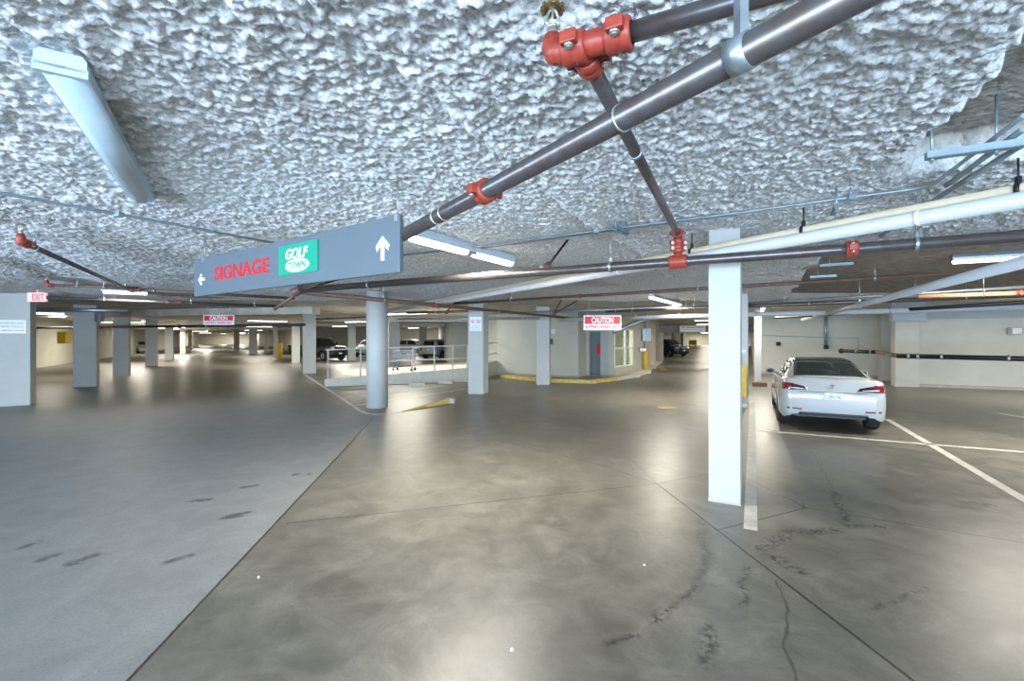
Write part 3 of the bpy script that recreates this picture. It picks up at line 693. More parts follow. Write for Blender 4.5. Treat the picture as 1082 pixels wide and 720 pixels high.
# sway brace struts near the hanging sign
jx = P(318,306.5,2.70)
st_ = thing('sway_brace', 'cluster of dark sway brace struts with reddish clamps below the hanging sign', 'brace', jx)
for q in (Vector((-.32,.3,.40)), Vector((.62,.25,.42)), Vector((-.1,.5,.42)), Vector((.75,.9,.42))):
    MB().tube([jx, jx+q], .018, 8).build('strut', M['black_steel'], st_, world=True)
m = MB(); m.tube([jx+Vector((-.12,-.05,-.06)), jx+Vector((.1,.02,.05))], .075, 12); m.build('clamp', M['rust_pipe'], st_, world=True)
m = MB(); m.tube([jx+Vector((-.5,.1,-.32)), jx+Vector((0,0,-.02))], .026, 12); m.build('drop_pipe', M['rust_pipe'], st_, world=True)
def brace(px, py, z, dirs, label):
    j = P(px,py,z); o = thing('sway_brace', label, 'brace', j)
    for q in dirs: MB().tube([j, j+Vector(q)], .016, 8).build('strut', M['black_steel'], o, world=True)
    m = MB(); m.tube([j+Vector((-.05,0,-.03)), j+Vector((.05,0,.03))], .06, 10); m.build('clamp', M['rust_pipe'], o, world=True)
brace(586,331.5,2.68,[(.25,.3,.46),(.8,.35,.46)],'pair of thin black brace struts over the column by the lobby wall')
brace(472,330,2.72,[(.3,.25,.42)],'single black strut left of the no smoking column')
brace(577,283.5,2.75,[(.30,.15,.40)],'black strut rising from the cross pipe in the middle of the view')

# thin conduits
def bend(name, label, pts, r, mt='conduit', clips=()):
    pts = [Vector(p) for p in pts]; o = thing(name, label, 'conduit', pts[0]); MB().tube(pts, r, 10).build('conduit_run', M[mt], o, world=True)
    for t in clips:
        i = min(int(t*(len(pts)-1)), len(pts)-2); f = t*(len(pts)-1)-i; q = pts[i].lerp(pts[i+1], f)
        m = MB(); m.tube([q-Vector((0,0,r)), Vector((q.x,q.y,3.15))], .005, 6); m.box((-.03,-.03,-r-.01),(.03,.03,r+.01), Matrix.Translation(q)); m.build('conduit_clip', M['conduit'], o, world=True)
    return o
zc = 3.05
bend('conduit', 'thin grey conduit crossing the ceiling at upper left towards the sign', [P(-60,193,zc),P(0,204,zc),P(142,229.5,zc),P(345,267,zc)], .013, clips=(.62,))
cA = P(425,270,zc); cB = P(487,262.7,zc); cC = P(620,245.4,zc); cD = P(780,225,zc); cE = P(889,210,zc); cF = P(962,200.5,zc); cG = P(990,192,zc); cH = P(1082,122,zc)
bend('conduit', 'grey conduit from the lit lamp along the ceiling, bending up at right', [cA,cB,cC,cD,cE,cF,P(978,197.5,zc),cG,cG.lerp(cH,.5),cH], .013, clips=(.23,.46))
bend('conduit', 'middle conduit of the bundle crossing the steel channel', [P(1000,196,zc),P(1082,136,zc)], .019)
bend('conduit', 'outer conduit of the bundle crossing the steel channel', [P(930,250,zc),P(1005,200,zc),P(1082,152,zc)], .019)
# the second pair of thin conduits parallel to the first
bend('conduit', 'second thin conduit running just behind the lamp conduit', [P(487,266,3.06),P(620,247.6,3.06),P(778,227,3.06)], .008)
def channel(a, b, z, label, rods=(.05,.95), zt=3.3, w=.045):
    A = P(a[0],a[1],z); B = P(b[0],b[1],z); d = (B-A).normalized(); L = (B-A).length; s = Vector((-d.y,d.x,0))
    o = thing('strut_channel', label, 'bracket', A); Mx = Matrix.Translation(A) @ Matrix((d,s,Vector((0,0,1)))).transposed().to_4x4(); m = MB()
    m.box((0,-w/2,-w/2),(L,w/2,-w/2+.006),Mx); m.box((0,-w/2,-w/2),(L,-w/2+.006,w/2),Mx); m.box((0,w/2-.006,-w/2),(L,w/2,w/2),Mx)
    m.build('channel', M['conduit'], o, world=True)
    for t in rods:
        q = A+d*L*t; n = MB(); n.tube([q-Vector((0,0,.05)), Vector((q.x,q.y,zt))], .007, 8); n.tube([q-Vector((0,0,w/2+.012)), q-Vector((0,0,w/2))], .013, 6); n.build('threaded_rod', M['conduit'], o, world=True)
    return o
channel((978,165),(1120,146),3.0,'blue-grey steel channel hanging under the conduit bundle at upper right',rods=(.05,.55))
channel((649,240),(663,246),3.0,'short steel channel hung on three rods beside the red riser',rods=(.1,.5,.9),zt=3.15)
channel((884,217),(880,226),2.98,'small bracket carrying the conduit right of the riser',rods=(.1,),zt=3.15,w=.03)
channel((866,281),(902,278.5),3.06,'short grey channel on the ceiling behind the red coupling',rods=(.3,),zt=3.3)
channel((856,293),(884,291.5),3.06,'second short grey channel behind the red coupling',rods=(.3,),zt=3.3)

# ------------------------------------------------------------------ lamps
def lamp(a, length, d, label, lit=True, z=3.03, power=60, near=False, group=None, name='ceiling_light', color=(1,.93,.80), wid=.16):
    d = Vector(d).normalized(); o = thing(name, label, 'lamp', a, ang(d), group); L = length
    top_ = .07 if (near and not lit) else .11
    m = MB(); m.add([(0,-wid/2,.0),(0,-wid/2-.0,.05),(0,-wid*.4,top_),(0,wid*.4,top_),(0,wid/2,.05),(0,wid/2,0),(L,-wid/2,0),(L,-wid/2,.05),(L,-wid*.4,top_),(L,wid*.4,top_),(L,wid/2,.05),(L,wid/2,0)],
        [(0,1,2,3,4,5),(11,10,9,8,7,6),(0,6,7,1),(1,7,8,2),(2,8,9,3),(3,9,10,4),(4,10,11,5),(5,11,6,0)])
    m.build('lamp_housing', M['galv' if not near else 'lamp_off'], o)
    hw = wid*.46
    q_ = .5 if (near and not lit) else 1.0
    prof = [(-hw,0),(-hw*.8,-.035*q_),(-hw*.3,-.052*q_),(hw*.3,-.052*q_),(hw*.8,-.035*q_),(hw,0)]
    def lens(x0, x1, mt):
        m = MB(); n = len(prof); vs = [(x0,p[0],p[1]) for p in prof]+[(x1,p[0],p[1]) for p in prof]
        m.add(vs, [(i,i+1,n+i+1,n+i) for i in range(n-1)], True); m.add(vs, [tuple(range(n))[::-1], tuple(range(n,2*n))]); return m.build('lamp_lens', M[mt], o)
    if lit and near:
        lens(.02, L*.47, 'lamp_lit'); lens(L*.56, L-.02, 'lamp_lit')
        m = MB(); m.box((L*.47,-.05,-.03),(L*.56,.05,.01)); m.build('lamp_connector', M['galv'], o)
    else: lens(.03, L-.03, 'lamp_far' if lit else 'lamp_off')
    if near and not lit:
        [MB().box((x_,-wid/2-.004,-.024),(x_+.03,wid/2+.004,.012)).build('end_cap', M['lamp_off'], o) for x_ in (0.0, L-.03)]
    if lit:
        ld = bpy.data.lights.new('lamp_glow', 'AREA'); ld.shape = 'RECTANGLE'; ld.size = L*.95; ld.size_y = .12; ld.energy = power; ld.color = color
        lo = link(bpy.data.objects.new('lamp_glow', ld)); lo.parent = o; lo.location = (L/2,0,-.07)
    return o
a = P(64,72,3.06); e = P(150,212,3.06); lamp(a, (e-a).length, e-a, 'long unlit tube lamp with grey lens on the ceiling at upper left', False, near=True, wid=.17, z=3.06)
a = P(434,250,3.0); e = P(540,278,3.0); lamp(a, (e-a).length, e-a, 'lit double tube lamp on the ceiling right of the hanging sign', True, near=True, power=190, wid=.13)
a = P(688,314,3.02); e = P(718,322,3.02); lamp(a, (e-a).length, e-a, 'lit tube lamp above the far caution sign by the lobby', True, power=190, wid=.16)
a = P(1005,276,3.25); lamp(a, 2.2, DB, 'lit tube lamp high at the right edge above the white pipe', True, power=200, z=3.27)
k = 0
far = 'distant lit tube lamps'
q = P(108,308,3.05); lamp(q, .9, DD, 'short lit lamp on the ceiling between the exit sign and the sign board', True, power=50)
ORD = ['nearest','second','third','fourth','fifth','sixth','seventh','eighth','ninth','tenth']
def row(spots, d, what, grp, power):
    for i, (x, y) in enumerate(spots): lamp(Vector((x,y,3.04)), 2.4, d, '%s of the lit tube lamps %s' % (ORD[i], what), True, power=power*(1+.018*y), group=grp)
c0 = Vector((-15.5,19,0))
row([((c0+DC*t+DD*o_).x,(c0+DC*t+DD*o_).y) for t,o_ in ((5,-4.5),(11,4),(19,-5),(29,4),(41,-5),(56,4),(74,-4),(95,2),(106,-5),(116,5))], DD, 'deep in the left wing', 'tube lamps in the left wing', 150)
row([(-25,31),(-36,50),(-48,72)], DC, 'near the far left wall', 'tube lamps near the far left wall', 190)
row([(-91,131),(-84,132),(-78,131)], DB, 'added to brighten the end wall of the left wing', 'added tube lamps at the end wall', 160)  # strong lamps added here because the end wall stayed dark
row([(-6,22),(-12,33),(-6,42),(-18,46),(-12,53)], DB, 'over the middle parking bays', 'tube lamps over the middle bays', 230)
c0 = Vector((8.6,22.0,0)); DK = Vector((.385,.923,0))
row([((c0+DK*t).x,(c0+DK*t).y) for t in (1,9,19,28,38,50,64,82)], DB, 'above the corridor beyond the lintel', 'tube lamps over the corridor', 90)
row([(40,112),(48,116),(57,116)], DB, 'added to brighten the end wall of the corridor', 'added tube lamps at the corridor end', 170)  # lamps added to lift the dark far end of the corridor
row([(9.6,17.5),(15.5,11.5),(20,8.5)], DA, 'added over the right parking bays to light the wall', 'added tube lamps over the right bays', 150)  # lamps added for the brightness of the right wall, turned to show less
# unseen tube lamps added behind the viewer, for floor bounce onto the ceiling
for (x,y,l_) in ((2.0,-4.0,'right'),(-4.0,-3.5,'left')): lamp(Vector((x,y,3.03)), 2.4, DA, 'unseen lit tube lamp added over the lane behind the viewer, on the '+l_, True, power=60, color=(.85,.93,1.0))
# booth interior lamp
ld = bpy.data.lights.new('booth_lamp', 'AREA'); ld.size = 1.0; ld.energy = 160; ld.color = (1,.92,.75); lo = link(bpy.data.objects.new('booth_lamp', ld)); lo.location = b4+bd*1.0+bn*1.2+Vector((0,0,2.9))

# ------------------------------------------------------------------ signs
# hanging direction sign
zt = EYE+.967; YR = 3.6; YL = YR*61.0/38.2
SL = Vector(((207-541)/FPX*YL, YL, 0)); SR = Vector(((424.3-541)/FPX*YR, YR, 0))
sd = (SR-SL); SLn = sd.length; sd.normalize(); cs = (SL+SR)/2; zb = EYE+.513
sign = thing('hanging_sign', 'long slate blue directional board with red word, green logo square and white arrows', 'sign', (cs.x,cs.y,zb), ang(sd))
H_ = zt-zb
m = MB(); m.box((-SLn/2,-.02,0),(SLn/2,.02,H_)); m.build('sign_board', M['sign_blue'], sign, bevel=.006)
for x in (-SLn/2+.25, SLn/2-.04):
    m = MB(); m.tube([(x,0,H_-.02),(x,0,3.14-zb)], .005, 6); m.box((x-.02,-.024,H_-.05),(x+.02,.024,H_+.01)); m.build('hanging_wire', M['galv'], sign)
def sx(px):
    """position along the board for a photo column"""
    k = (px-541)/FPX; t = (k*cs.y-cs.x)/(sd.x-k*sd.y); return t
def shape(name, pts, y0, y1, mt, parent):
    m = MB(); n = len(pts); m.add([(p[0],y0,p[1]) for p in pts]+[(p[0],y1,p[1]) for p in pts], [tuple(range(n)), tuple(range(n,2*n))[::-1]]+[(i,(i+1)%n,n+(i+1)%n,n+i) for i in range(n)])
    return m.build(name, M[mt], parent)
def arrow(cx, cz, s, ang_, parent, y=-.024):
    """bold arrow pointing along ang_"""
    pts = [(-.11,-.5),(.11,-.5),(.11,.12),(.34,-.12),(.42,.10),(0,.5),(-.42,.10),(-.34,-.12),(-.11,.12)]
    c, s_ = math.cos(ang_), math.sin(ang_)
    shape('arrow', [(cx+s*(p[0]*c-p[1]*s_), cz+s*(p[0]*s_+p[1]*c)) for p in pts], y, -.018, 'sign_white', parent)
arrow(sx(215), H_*.44, .17, PI/2, sign); arrow(sx(406.5), H_*.46, .20, 0, sign)
x0, x1 = sx(229), sx(286.5)
t = text_mesh('word_signage', 'SIGNAGE', .21, M['text_red'], sign, ((x0+x1)/2,-.022,H_*.50), bold=.005)
wd = max(v.co.x for v in t.data.vertices)-min(v.co.x for v in t.data.vertices); f = (x1-x0)/wd
for v in t.data.vertices: v.co.x = (x0+x1)/2+(v.co.x-(x0+x1)/2)*f
gx0, gx1 = sx(298), sx(339); gz0, gz1 = H_*.22, H_*.86
m = MB(); m.box((gx0,-.035,gz0),(gx1,-.02,gz1)); pan = m.build('logo_panel', M['sign_teal'], sign)
gc = (gx0+gx1)/2-.02; gw = gx1-gx0; gh = gz1-gz0
def fit(o, x0, x1, z0, z1):
    xs = [v.co.x for v in o.data.vertices]; zs = [v.co.z for v in o.data.vertices]
    ax, bx_, az, bz = min(xs), max(xs), min(zs), max(zs)
    for v in o.data.vertices:
        v.co.x = x0+(v.co.x-ax)/(bx_-ax)*(x1-x0); v.co.z = z0+(v.co.z-az)/(bz-az)*(z1-z0)
t = text_mesh('word_golf', 'GOLF', .13, M['sign_white'], pan, (gc,-.037,0), bold=.004, shear=.22); fit(t, gx0+gw*.20, gx0+gw*.78, gz0+gh*.50, gz0+gh*.86)
cx = gx0+gw*.50; cz = gz0+gh*.28
shape('logo_oval', [(cx+gw*.31*math.cos(a), cz+gh*.22*math.sin(a)) for a in [2*PI*i/32 for i in range(32)]], -.038, -.034, 'sign_white', pan)
t = text_mesh('word_town', 'TOWN', .09, M['sign_teal'], pan, (cx,-.040,0), bold=.001); fit(t, cx-gw*.22, cx+gw*.22, cz-gh*.12, cz+gh*.12)

def caution(pxl, pxr, pyt, pyb, Y, label):
    xl = (pxl-541)/FPX*Y; xr = (pxr-541)/FPX*Y; z0 = EYE-(pyb-HOR)/FPX*Y; z1 = EYE-(pyt-HOR)/FPX*Y; W = xr-xl; Hh = z1-z0
    s = thing('caution_sign', label, 'sign', ((xl+xr)/2, Y, z0)); m = MB(); m.box((-W/2,-.01,0),(W/2,.01,Hh)); m.build('sign_board', M['sign_white'], s)
    m = MB(); m.box((-W*.47,-.014,Hh*.42),(W*.47,-.009,Hh*.93)); m.build('red_panel', M['sign_red'], s)
    t = text_mesh('word_caution', 'CAUTION', .3, M['sign_white'], s, (0,-.017,0), bold=.01); fit(t, -W*.29, W*.29, Hh*.47, Hh*.88)
    t = text_mesh('warning_text', 'SLIPPERY WHEN WET', .2, M['sign_red'], s, (0,-.013,0), bold=.003); fit(t, -W*.45, W*.45, Hh*.10, Hh*.33)
    for k in (-.35,.35): 
        m = MB(); m.tube([(W*k,0,Hh),(W*k,0,3.17-z0)], .01, 6); m.build('hanging_wire', M['galv'], s)
caution(215,247.5,333,343.5,16.6,'distant white and red caution board hanging over the left wing lane')
caution(616.6,656.4,333.5,349,15.5,'larger white and red caution board hanging before the lobby door')
# notice board on the lintel
l_ = P(718,350.7,2.34); r_ = P(745,350.7,2.34); Y = l_.y-.06
s = thing('notice_board', 'pale blue notice board with dark text on the grey lintel beam', 'sign', ((l_.x+r_.x)/2, Y, 2.34)); W = r_.x-l_.x
m = MB(); m.box((-W/2,-.02,0),(W/2,.02,.44)); m.build('sign_board', M['plate'], s)
t = text_mesh('notice_text', 'FOR YOUR NEXT SERVICE', .2, M['text_dark'], s, (0,-.023,0), bold=.006); fit(t, -W*.43, W*.43, .27, .36)
t = text_mesh('notice_text', 'in store and in garage', .2, M['text_blue'], s, (0,-.023,0)); fit(t, -W*.40, W*.40, .09, .20)
# exit sign
Y = 12.2; xl = (30-541)/FPX*Y; xr = (49.2-541)/FPX*Y; z0 = EYE+(357-319)/FPX*Y; z1 = EYE+(357-309.5)/FPX*Y; W = xr-xl
s = thing('exit_sign', 'pink lit exit sign hanging by the top of the leftmost column', 'sign', ((xl+xr)/2, Y, z0)); hz = z1-z0
m = MB(); m.box((-W/2,-.03,0),(W/2,.03,hz)); m.build('sign_box', M['exit_face'], s)
t = text_mesh('word_exit', 'EXIT', .2, M['exit_red'], s, (0,-.033,0), bold=.002); fit(t, -W*.22, W*.42, hz*.14, hz*.86)
m = MB(); m.tube([(0,0,hz),(0,0,3.16-z0)], .02, 8); m.build('sign_stem', M['sign_white'], s)
# wide notice on leftmost column
pr = P(28,428.9)-Vector((DD.y,-DD.x,0))*0
fn = Vector((DD.y,-DD.x,0)); pr = P(32,428.4)-DD*.08+fn*.012
zq = EYE+(357-352.5)/FPX*pr.y; zq1 = EYE+(357-338.5)/FPX*pr.y
s = thing('column_notice', 'wide white notice with blue print on the leftmost column', 'sign', pr-DD*.45+Vector((0,0,zq)), ang(DD)); 
m = MB(); m.box((-.45,-.006,0),(.45,.012,zq1-zq)); m.build('notice_panel', M['sign_white'], s)
for i, (tx, c_) in enumerate((('PARKING RESERVED FOR','text_blue'),('CUSTOMERS ONLY','text_blue'),('Violators will be towed','text_red'))):
    t = text_mesh('notice_text', tx, .1, M[c_], s, (0,-.009,0)); hh_ = zq1-zq; fit(t, -.36, .40, hh_*(.70-.27*i), hh_*(.84-.27*i))
# no smoking notice
Y = P(500,416.8).y-.012; xl = (496.3-541)/FPX*Y; xr = (508.6-541)/FPX*Y; z0 = EYE-(350-HOR)/FPX*Y; z1 = EYE-(335-HOR)/FPX*Y; W = xr-xl; hz = z1-z0
s = thing('prohibition_notice', 'white notice with two red prohibition circles on the column by the wedge', 'sign', ((xl+xr)/2, Y, z0))
m = MB(); m.box((-W/2,-.004,0),(W/2,.012,hz)); m.build('notice_panel', M['sign_white'], s)
for k in (-1,1):
    cx, cz, r = k*W*.24, hz*.68, W*.17
    m = MB(); m.lathe([(0,r),(0,r*.80),(.004,r*.80),(.004,r),(0,r)], (cx,-.004,cz), (0,-1,0), 24)
    m.box((-r*.85,-.008,-r*.09),(r*.85,-.004,r*.09), Matrix.Translation((cx,0,cz))@Matrix.Rotation(PI/4,4,'Y')); m.build('prohibition_symbol', M['sign_red'], s)
    m = MB(); m.box((cx-r*.4,-.006,cz-r*.3),(cx+r*.4,-.004,cz+r*.15)); m.build('pictogram', M['text_dark'], s)
for i, tx in enumerate(('NO SMOKING','NO PETS','PLEASE')):
    t = text_mesh('notice_text', tx, .05, M['text_blue'], s, (0,-.006,0)); fit(t, -W*.38, W*.38, hz*(.32-.13*i), hz*(.40-.13*i))

# ------------------------------------------------------------------ railing, platform, wedge, curbs
f0 = P(343,408.5); f1 = P(494,403.8); f2 = b1.copy()
m = MB(); pb = [Vector((f0.x+.4,f0.y+7,0)), Vector((f1.x+.4,f1.y+7.5,0)), Vector((b1.x-.3,b1.y+4,0))]
n = 4; bot = [f0,f1,f2,pb[2],pb[1],pb[0]]; hs = [.27,.60,.74,.70,.55,.30]
vs = [(p.x,p.y,0) for p in bot]+[(p.x,p.y,h) for p,h in zip(bot,hs)]
m.add(vs, [(0,1,2,3,4,5)[::-1],(6,7,10,11),(7,8,9,10)]+[(i,(i+1)%6,6+(i+1)%6,6+i) for i in range(6)])
struct(m.build('trim_9', M['concrete']), 'low cream ramp wall below the guard railing')
rl = thing('guard_railing', 'pale metal guard railing with posts along the low ramp wall', 'railing', f0)
rt0 = Vector((f0.x,f0.y+.08,1.42)); rt1 = Vector((f1.x,f1.y+.08,1.57)); rt2 = Vector((f2.x,f2.y+.05,1.66)); 
for nm, dz in (('top_rail',0),('middle_rail',-.55)):
    MB().tube([rt0+Vector((0,0,dz)), rt1+Vector((0,0,dz)), rt2+Vector((0,0,dz))], .028, 10).build(nm, M['rail_paint'], rl, world=True)
for px in (346.5,381,409,436,459,478.5,494,512):
    q = on(rt0, rt1, px); tt = (q-rt0).length/(rt1-rt0).length
    if px > 494: q = on(rt1, rt2, px); zb_ = .6
    else: zb_ = .27+.33*tt
    MB().tube([Vector((q.x,q.y,zb_-.02)), q], .030, 8).build('rail_post', M['rail_paint'], rl, world=True)
# wheel stops in front of the low wall
for (xa, xb, y, lb) in ((431,449,408.5,'left concrete wheel stop before the low ramp wall'),(462,478,405.8,'right concrete wheel stop before the low ramp wall')):
    A = P(xa,y); B = P(xb,y); d = (B-A).normalized(); L = (B-A).length; s_ = Vector((-d.y,d.x,0)); Mx = Matrix.Translation(A)@Matrix((d,s_,Vector((0,0,1)))).transposed().to_4x4()
    m = MB(); m.add([(0,0,0),(L,0,0),(L,.16,0),(0,.16,0),(.04,.03,.12),(L-.04,.03,.12),(L-.04,.13,.12),(.04,.13,.12)], [(0,3,2,1),(4,5,6,7),(0,1,5,4),(1,2,6,5),(2,3,7,6),(3,0,4,7)], False, Mx)
    tag(recenter(m.build('wheel_stop', M['concrete'])), lb, 'wheel stop')
# yellow wedge
A = P(424,435.5); B = P(475,426.5); C_ = P(470,420.5); D_ = A.lerp(C_, .25)
vs = [(A.x,A.y,0),(B.x,B.y,0),(B.x+.02,B.y+.35,0),(A.x+.1,A.y+.25,0),(A.x,A.y,.015),(B.x,B.y,.15),(B.x+.02,B.y+.35,.15),(A.x+.1,A.y+.25,.015)]
m = MB(); m.add(vs, [(0,3,2,1),(4,5,6,7),(0,1,5,4),(1,2,6,5),(2,3,7,6),(3,0,4,7)])
o = m.build('curb_wedge', M['yellow_worn'], bevel=.01); tag(recenter(o), 'yellow painted tapering curb wedge beside the round column', 'curb')
m = MB(); m.add([(B.x+.0,B.y-.002,0.0),(B.x+.14,B.y-.02,0),(B.x+.14,B.y+.35,0),(B.x+.02,B.y+.35,0),(B.x,B.y-.002,.148),(B.x+.12,B.y-.02,.13),(B.x+.12,B.y+.35,.13),(B.x+.02,B.y+.35,.148)], [(0,3,2,1),(4,5,6,7),(0,1,5,4),(1,2,6,5),(2,3,7,6),(3,0,4,7)])
e_ = m.build('wedge_end', M['curb'], None); e_.parent = o; e_.location = -o.location
# yellow curb round the lobby
def curb(pts, wd, h, mt, name, label=None):
    m = MB(); pts = [Vector((p[0],p[1],0)) for p in pts]
    for i in range(len(pts)-1):
        m.wall(pts[i], pts[i+1], 0, h, wd)
        if i: m.prism([pts[i]+Vector((wd*math.cos(a)*.6, wd*math.sin(a)*.6+wd*.5,0)) for a in [2*PI*j/8 for j in range(8)]], 0, h-.001)
    return struct(m.build(name, M[mt]), label)
curb([P(528,399),P(575,404.3),P(625,405.5),P(652,402.5)], .45, .14, 'yellow_worn', 'trim_10', 'worn yellow painted curb along the lobby wall')
curb([P(652,402.5),P(672,399),P(684,395),P(690,390),P(700,383)], .45, .14, 'concrete', 'trim_11')
# yellow posts and guards
def bollard(px, py, h, r, label, name='bollard'):
    q = P(px,py); o = MB().lathe([(0,0),(0,r),(h-.05,r),(h-.01,r*.7),(h,0)], (0,0,0), (0,0,1), 16).build(name, M['yellow']); o.location = q; return tag(o, label, 'bollard')
bollard(682,393.2,1.25,.11,'yellow pipe guard at the end of the booth wall')
q = P(682,393)
m = MB(); m.tube([Vector((q.x,q.y+.22,1.0)), Vector((q.x,q.y+.22,3.1))], .05, 10); o = recenter(m.build('downpipe', M['galv'])); tag(o, 'grey downpipe behind the yellow guard by the booth', 'pipe')
bollard(295.8,379,1.45,.2,'far yellow column guard in the left wing')
# corner guard on the column behind the foreground one
c = P(790.3,430.3); ga = thing('corner_guard', 'bright yellow corner guard behind the foreground column', 'guard', c-DB*.16)
yb = (EYE-(420-HOR)/FPX*c.y); yt = (EYE-(386-HOR)/FPX*c.y)
cc = c; A = cc-DB*.27-DA*.06; m = MB(); m.prism([A,A+DB*.24,A+DB*.24+DA*.055,A+DA*.055], yb, yt); m.build('guard_board', M['yellow'], ga, world=True)
m = MB(); A2 = A-DA*.01; m.prism([A2-DB*.0,A2+DB*.26,A2+DB*.26+DA*.06,A2+DA*.06], 0, .10); m.prism([A+DB*.10,A+DB*.13,A+DB*.13+DA*.05,A+DA*.05], .1, yb); m.build('guard_foot', M['concrete'], ga, world=True)
m = MB(); m.tube([A+DB*.12+Vector((0,0,yt)), A+DB*.12+Vector((0,0,yt+.33))], .012, 8); m.prism([A,A+DB*.22,A+DB*.22+DA*.05,A+DA*.05], yt+.33, yt+.42); m.build('sensor_arm', M['conduit'], ga, world=True)
# small boxes on columns and walls
def smallbox(px, py, Y, w_, h_, d_, mt, name, label, cat, lamp_=None):
    x = (px-541)/FPX*Y; z = EYE-(py-HOR)/FPX*Y; o = thing(name, label, cat, (x,Y,z))
    m = MB(); m.box((-w_/2,-d_/2,-h_/2),(w_/2,d_/2,h_/2)); m.build('box_body', M[mt], o, bevel=.008)
    m = MB(); m.box((-w_*.4,-d_/2-.008,-h_*.4),(w_*.4,-d_/2,h_*.4)); m.build('box_cover', M[lamp_ or mt], o); return o
smallbox(105,334.5,17.5,.20,.42,.22,'galv','junction_box','grey junction box on the second column near its top','box')
smallbox(583,361.2,P(580,406.8).y+.2,.1,.22,.16,'black_plastic','call_box','small black call box on the side of the column before the lobby','box')
smallbox(584.5,350.3,P(583,398.5).y-.08,.2,.22,.1,'sign_white','wall_box','small white box on the lobby wall','box')
smallbox(1073,349.8,P(1073,412.2).y-.08,.42,.26,.12,'grey_paint','emergency_light','white emergency light box on the right wall','lamp','sign_white')
smallbox(822.5,363.5,on(r0,r1,822.5).y-.12,.2,.2,.08,'black_plastic','wall_vent','small black square vent on the wall left of the car roof','vent')
smallbox(679.5,369.8,P(677,394.9).y-.10,.45,.20,.04,'black_plastic','wall_plate','small black and white plate on the booth wall','sign','sign_white')
smallbox(68,357,27.5,.5,.7,.4,'yellow','wall_cabinet','yellow box on the far left wall behind the columns','box')
# duct stub on booth roof line
smallbox(682.5,354,20.0,.36,.55,.35,'galv','heater_unit','boxy metal heater hanging at the booth corner','heater')
hu = bpy.data.objects['heater_unit']; MB().tube([(0,0,.2),(0,0,3.16-hu.location.z)], .02, 8).build('hanger', M['galv'], hu)
# vertical duct and horizontal brown pipe on the right wall
q = on(r0,r1,872); q = Vector((q.x,q.y,0))-DA*.2; zb1 = EYE-(368-HOR)/FPX*q.y
o = thing('drain_downpipe', 'vertical grey pipe with black end on the wall above the car', 'pipe', (q.x,q.y,zb1))
m = MB(); m.tube([(0,0,.12),(0,0,3.15-zb1)], .07, 14); m.build('pipe_run', M['galv'], o); m = MB(); m.tube([(0,0,-.05),(0,0,.14)], .095, 14); m.build('end_boot', M['black_plastic'], o)
zz = 1.38
pa = P(889,371,zz); pb_ = P(927,372.3,zz); pc_ = P(948,376.3,zz); pd_ = P(1082,379.3,zz); pe = pd_+(pd_-pc_).normalized()*2.5
o = thing('wall_pipe', 'black pipe with brown middle section running along the right wall', 'pipe', pa)
MB().tube([pa,pb_], .065, 12).build('pipe_run', M['black_steel'], o, world=True); MB().tube([pb_,pc_], .07, 12).build('brown_section', M['wood_dark'], o, world=True); MB().tube([pc_,pe], .065, 12).build('pipe_run', M['black_steel'], o, world=True)
MB().sphere(pa, .10, 12).build('pipe_end', M['black_steel'], o, world=True)
for px in (905,920,960,970,995,1066):
    q = on(pa,pb_,px) if px < 927 else on(pc_,pd_,px); dq = (pd_-pc_).normalized(); m = MB(); m.lathe([(-.03,.066),(-.03,.085),(.03,.085),(.03,.066)], q, dq, 12)
    m.tube([q, q+Vector((.1,.9,0))], .015, 6); m.build('pipe_clamp', M['galv'], o, world=True)
w_a = on(r0,r1,806); w_b = on(r0,r1,907); pts = [Vector((w_a.x,w_a.y,2.02))-DA*.03, Vector((w_b.x,w_b.y,1.86))-DA*.03, Vector((w_b.x,w_b.y,1.2))-DA*.03]
o = recenter(MB().tube(pts, .014, 6).build('wall_conduit', M['conduit'])); tag(o, 'thin conduit line on the wall above the parked car', 'conduit')
# yellow barrier far down the corridor
q = P(732,367.2); o = thing('barrier', 'yellow barrier board on legs far down the corridor', 'barrier', q)
m = MB(); m.box((-.75,-.05,.5),(.75,.05,1.45)); m.build('barrier_board', M['yellow'], o)
for x in (-.5,.0,.5): MB().box((x-.08,-.06,0),(x+.08,.06,.55)).build('leg', M['yellow'], o)

# ------------------------------------------------------------------ vehicles
def interp(tab, y): return float(np.interp(y, [t[0] for t in tab], [t[1] for t in tab]))
def wheel(root, x, y, R, wd, side):
    t = MB(); t.lathe([(-wd/2,R*.66),(-wd/2,R*.93),(-wd*.38,R),(wd*.38,R),(wd/2,R*.93),(wd/2,R*.66),(-wd/2,R*.66)], (x,y,R), (1,0,0), 32); o = t.build('tyre', M['rubber'], root)
    m = MB(); xo = x+side*wd*.42
    m.lathe([(0,R*.67),(0,R*.60),(-side*.05,R*.58)], (xo,y,R), (1,0,0), 28)
    for j in range(10):
        a = 2*PI*j/10; Mx = Matrix.Translation((xo-side*.015,y,R))@Matrix.Rotation(a,4,'X'); m.box((-.012,-.018,0),(.012,.018,R*.62),Mx)
    m.lathe([(0,0),(0,R*.14),(-side*.03,R*.14)], (xo,y,R), (1,0,0), 12); m.build('rim', M['rim'], o)
    m = MB(); m.lathe([(0,0),(0,R*.62)], (x+side*wd*.1,y,R), (1,0,0), 20); m.build('brake_disc', M['black_steel'], o)
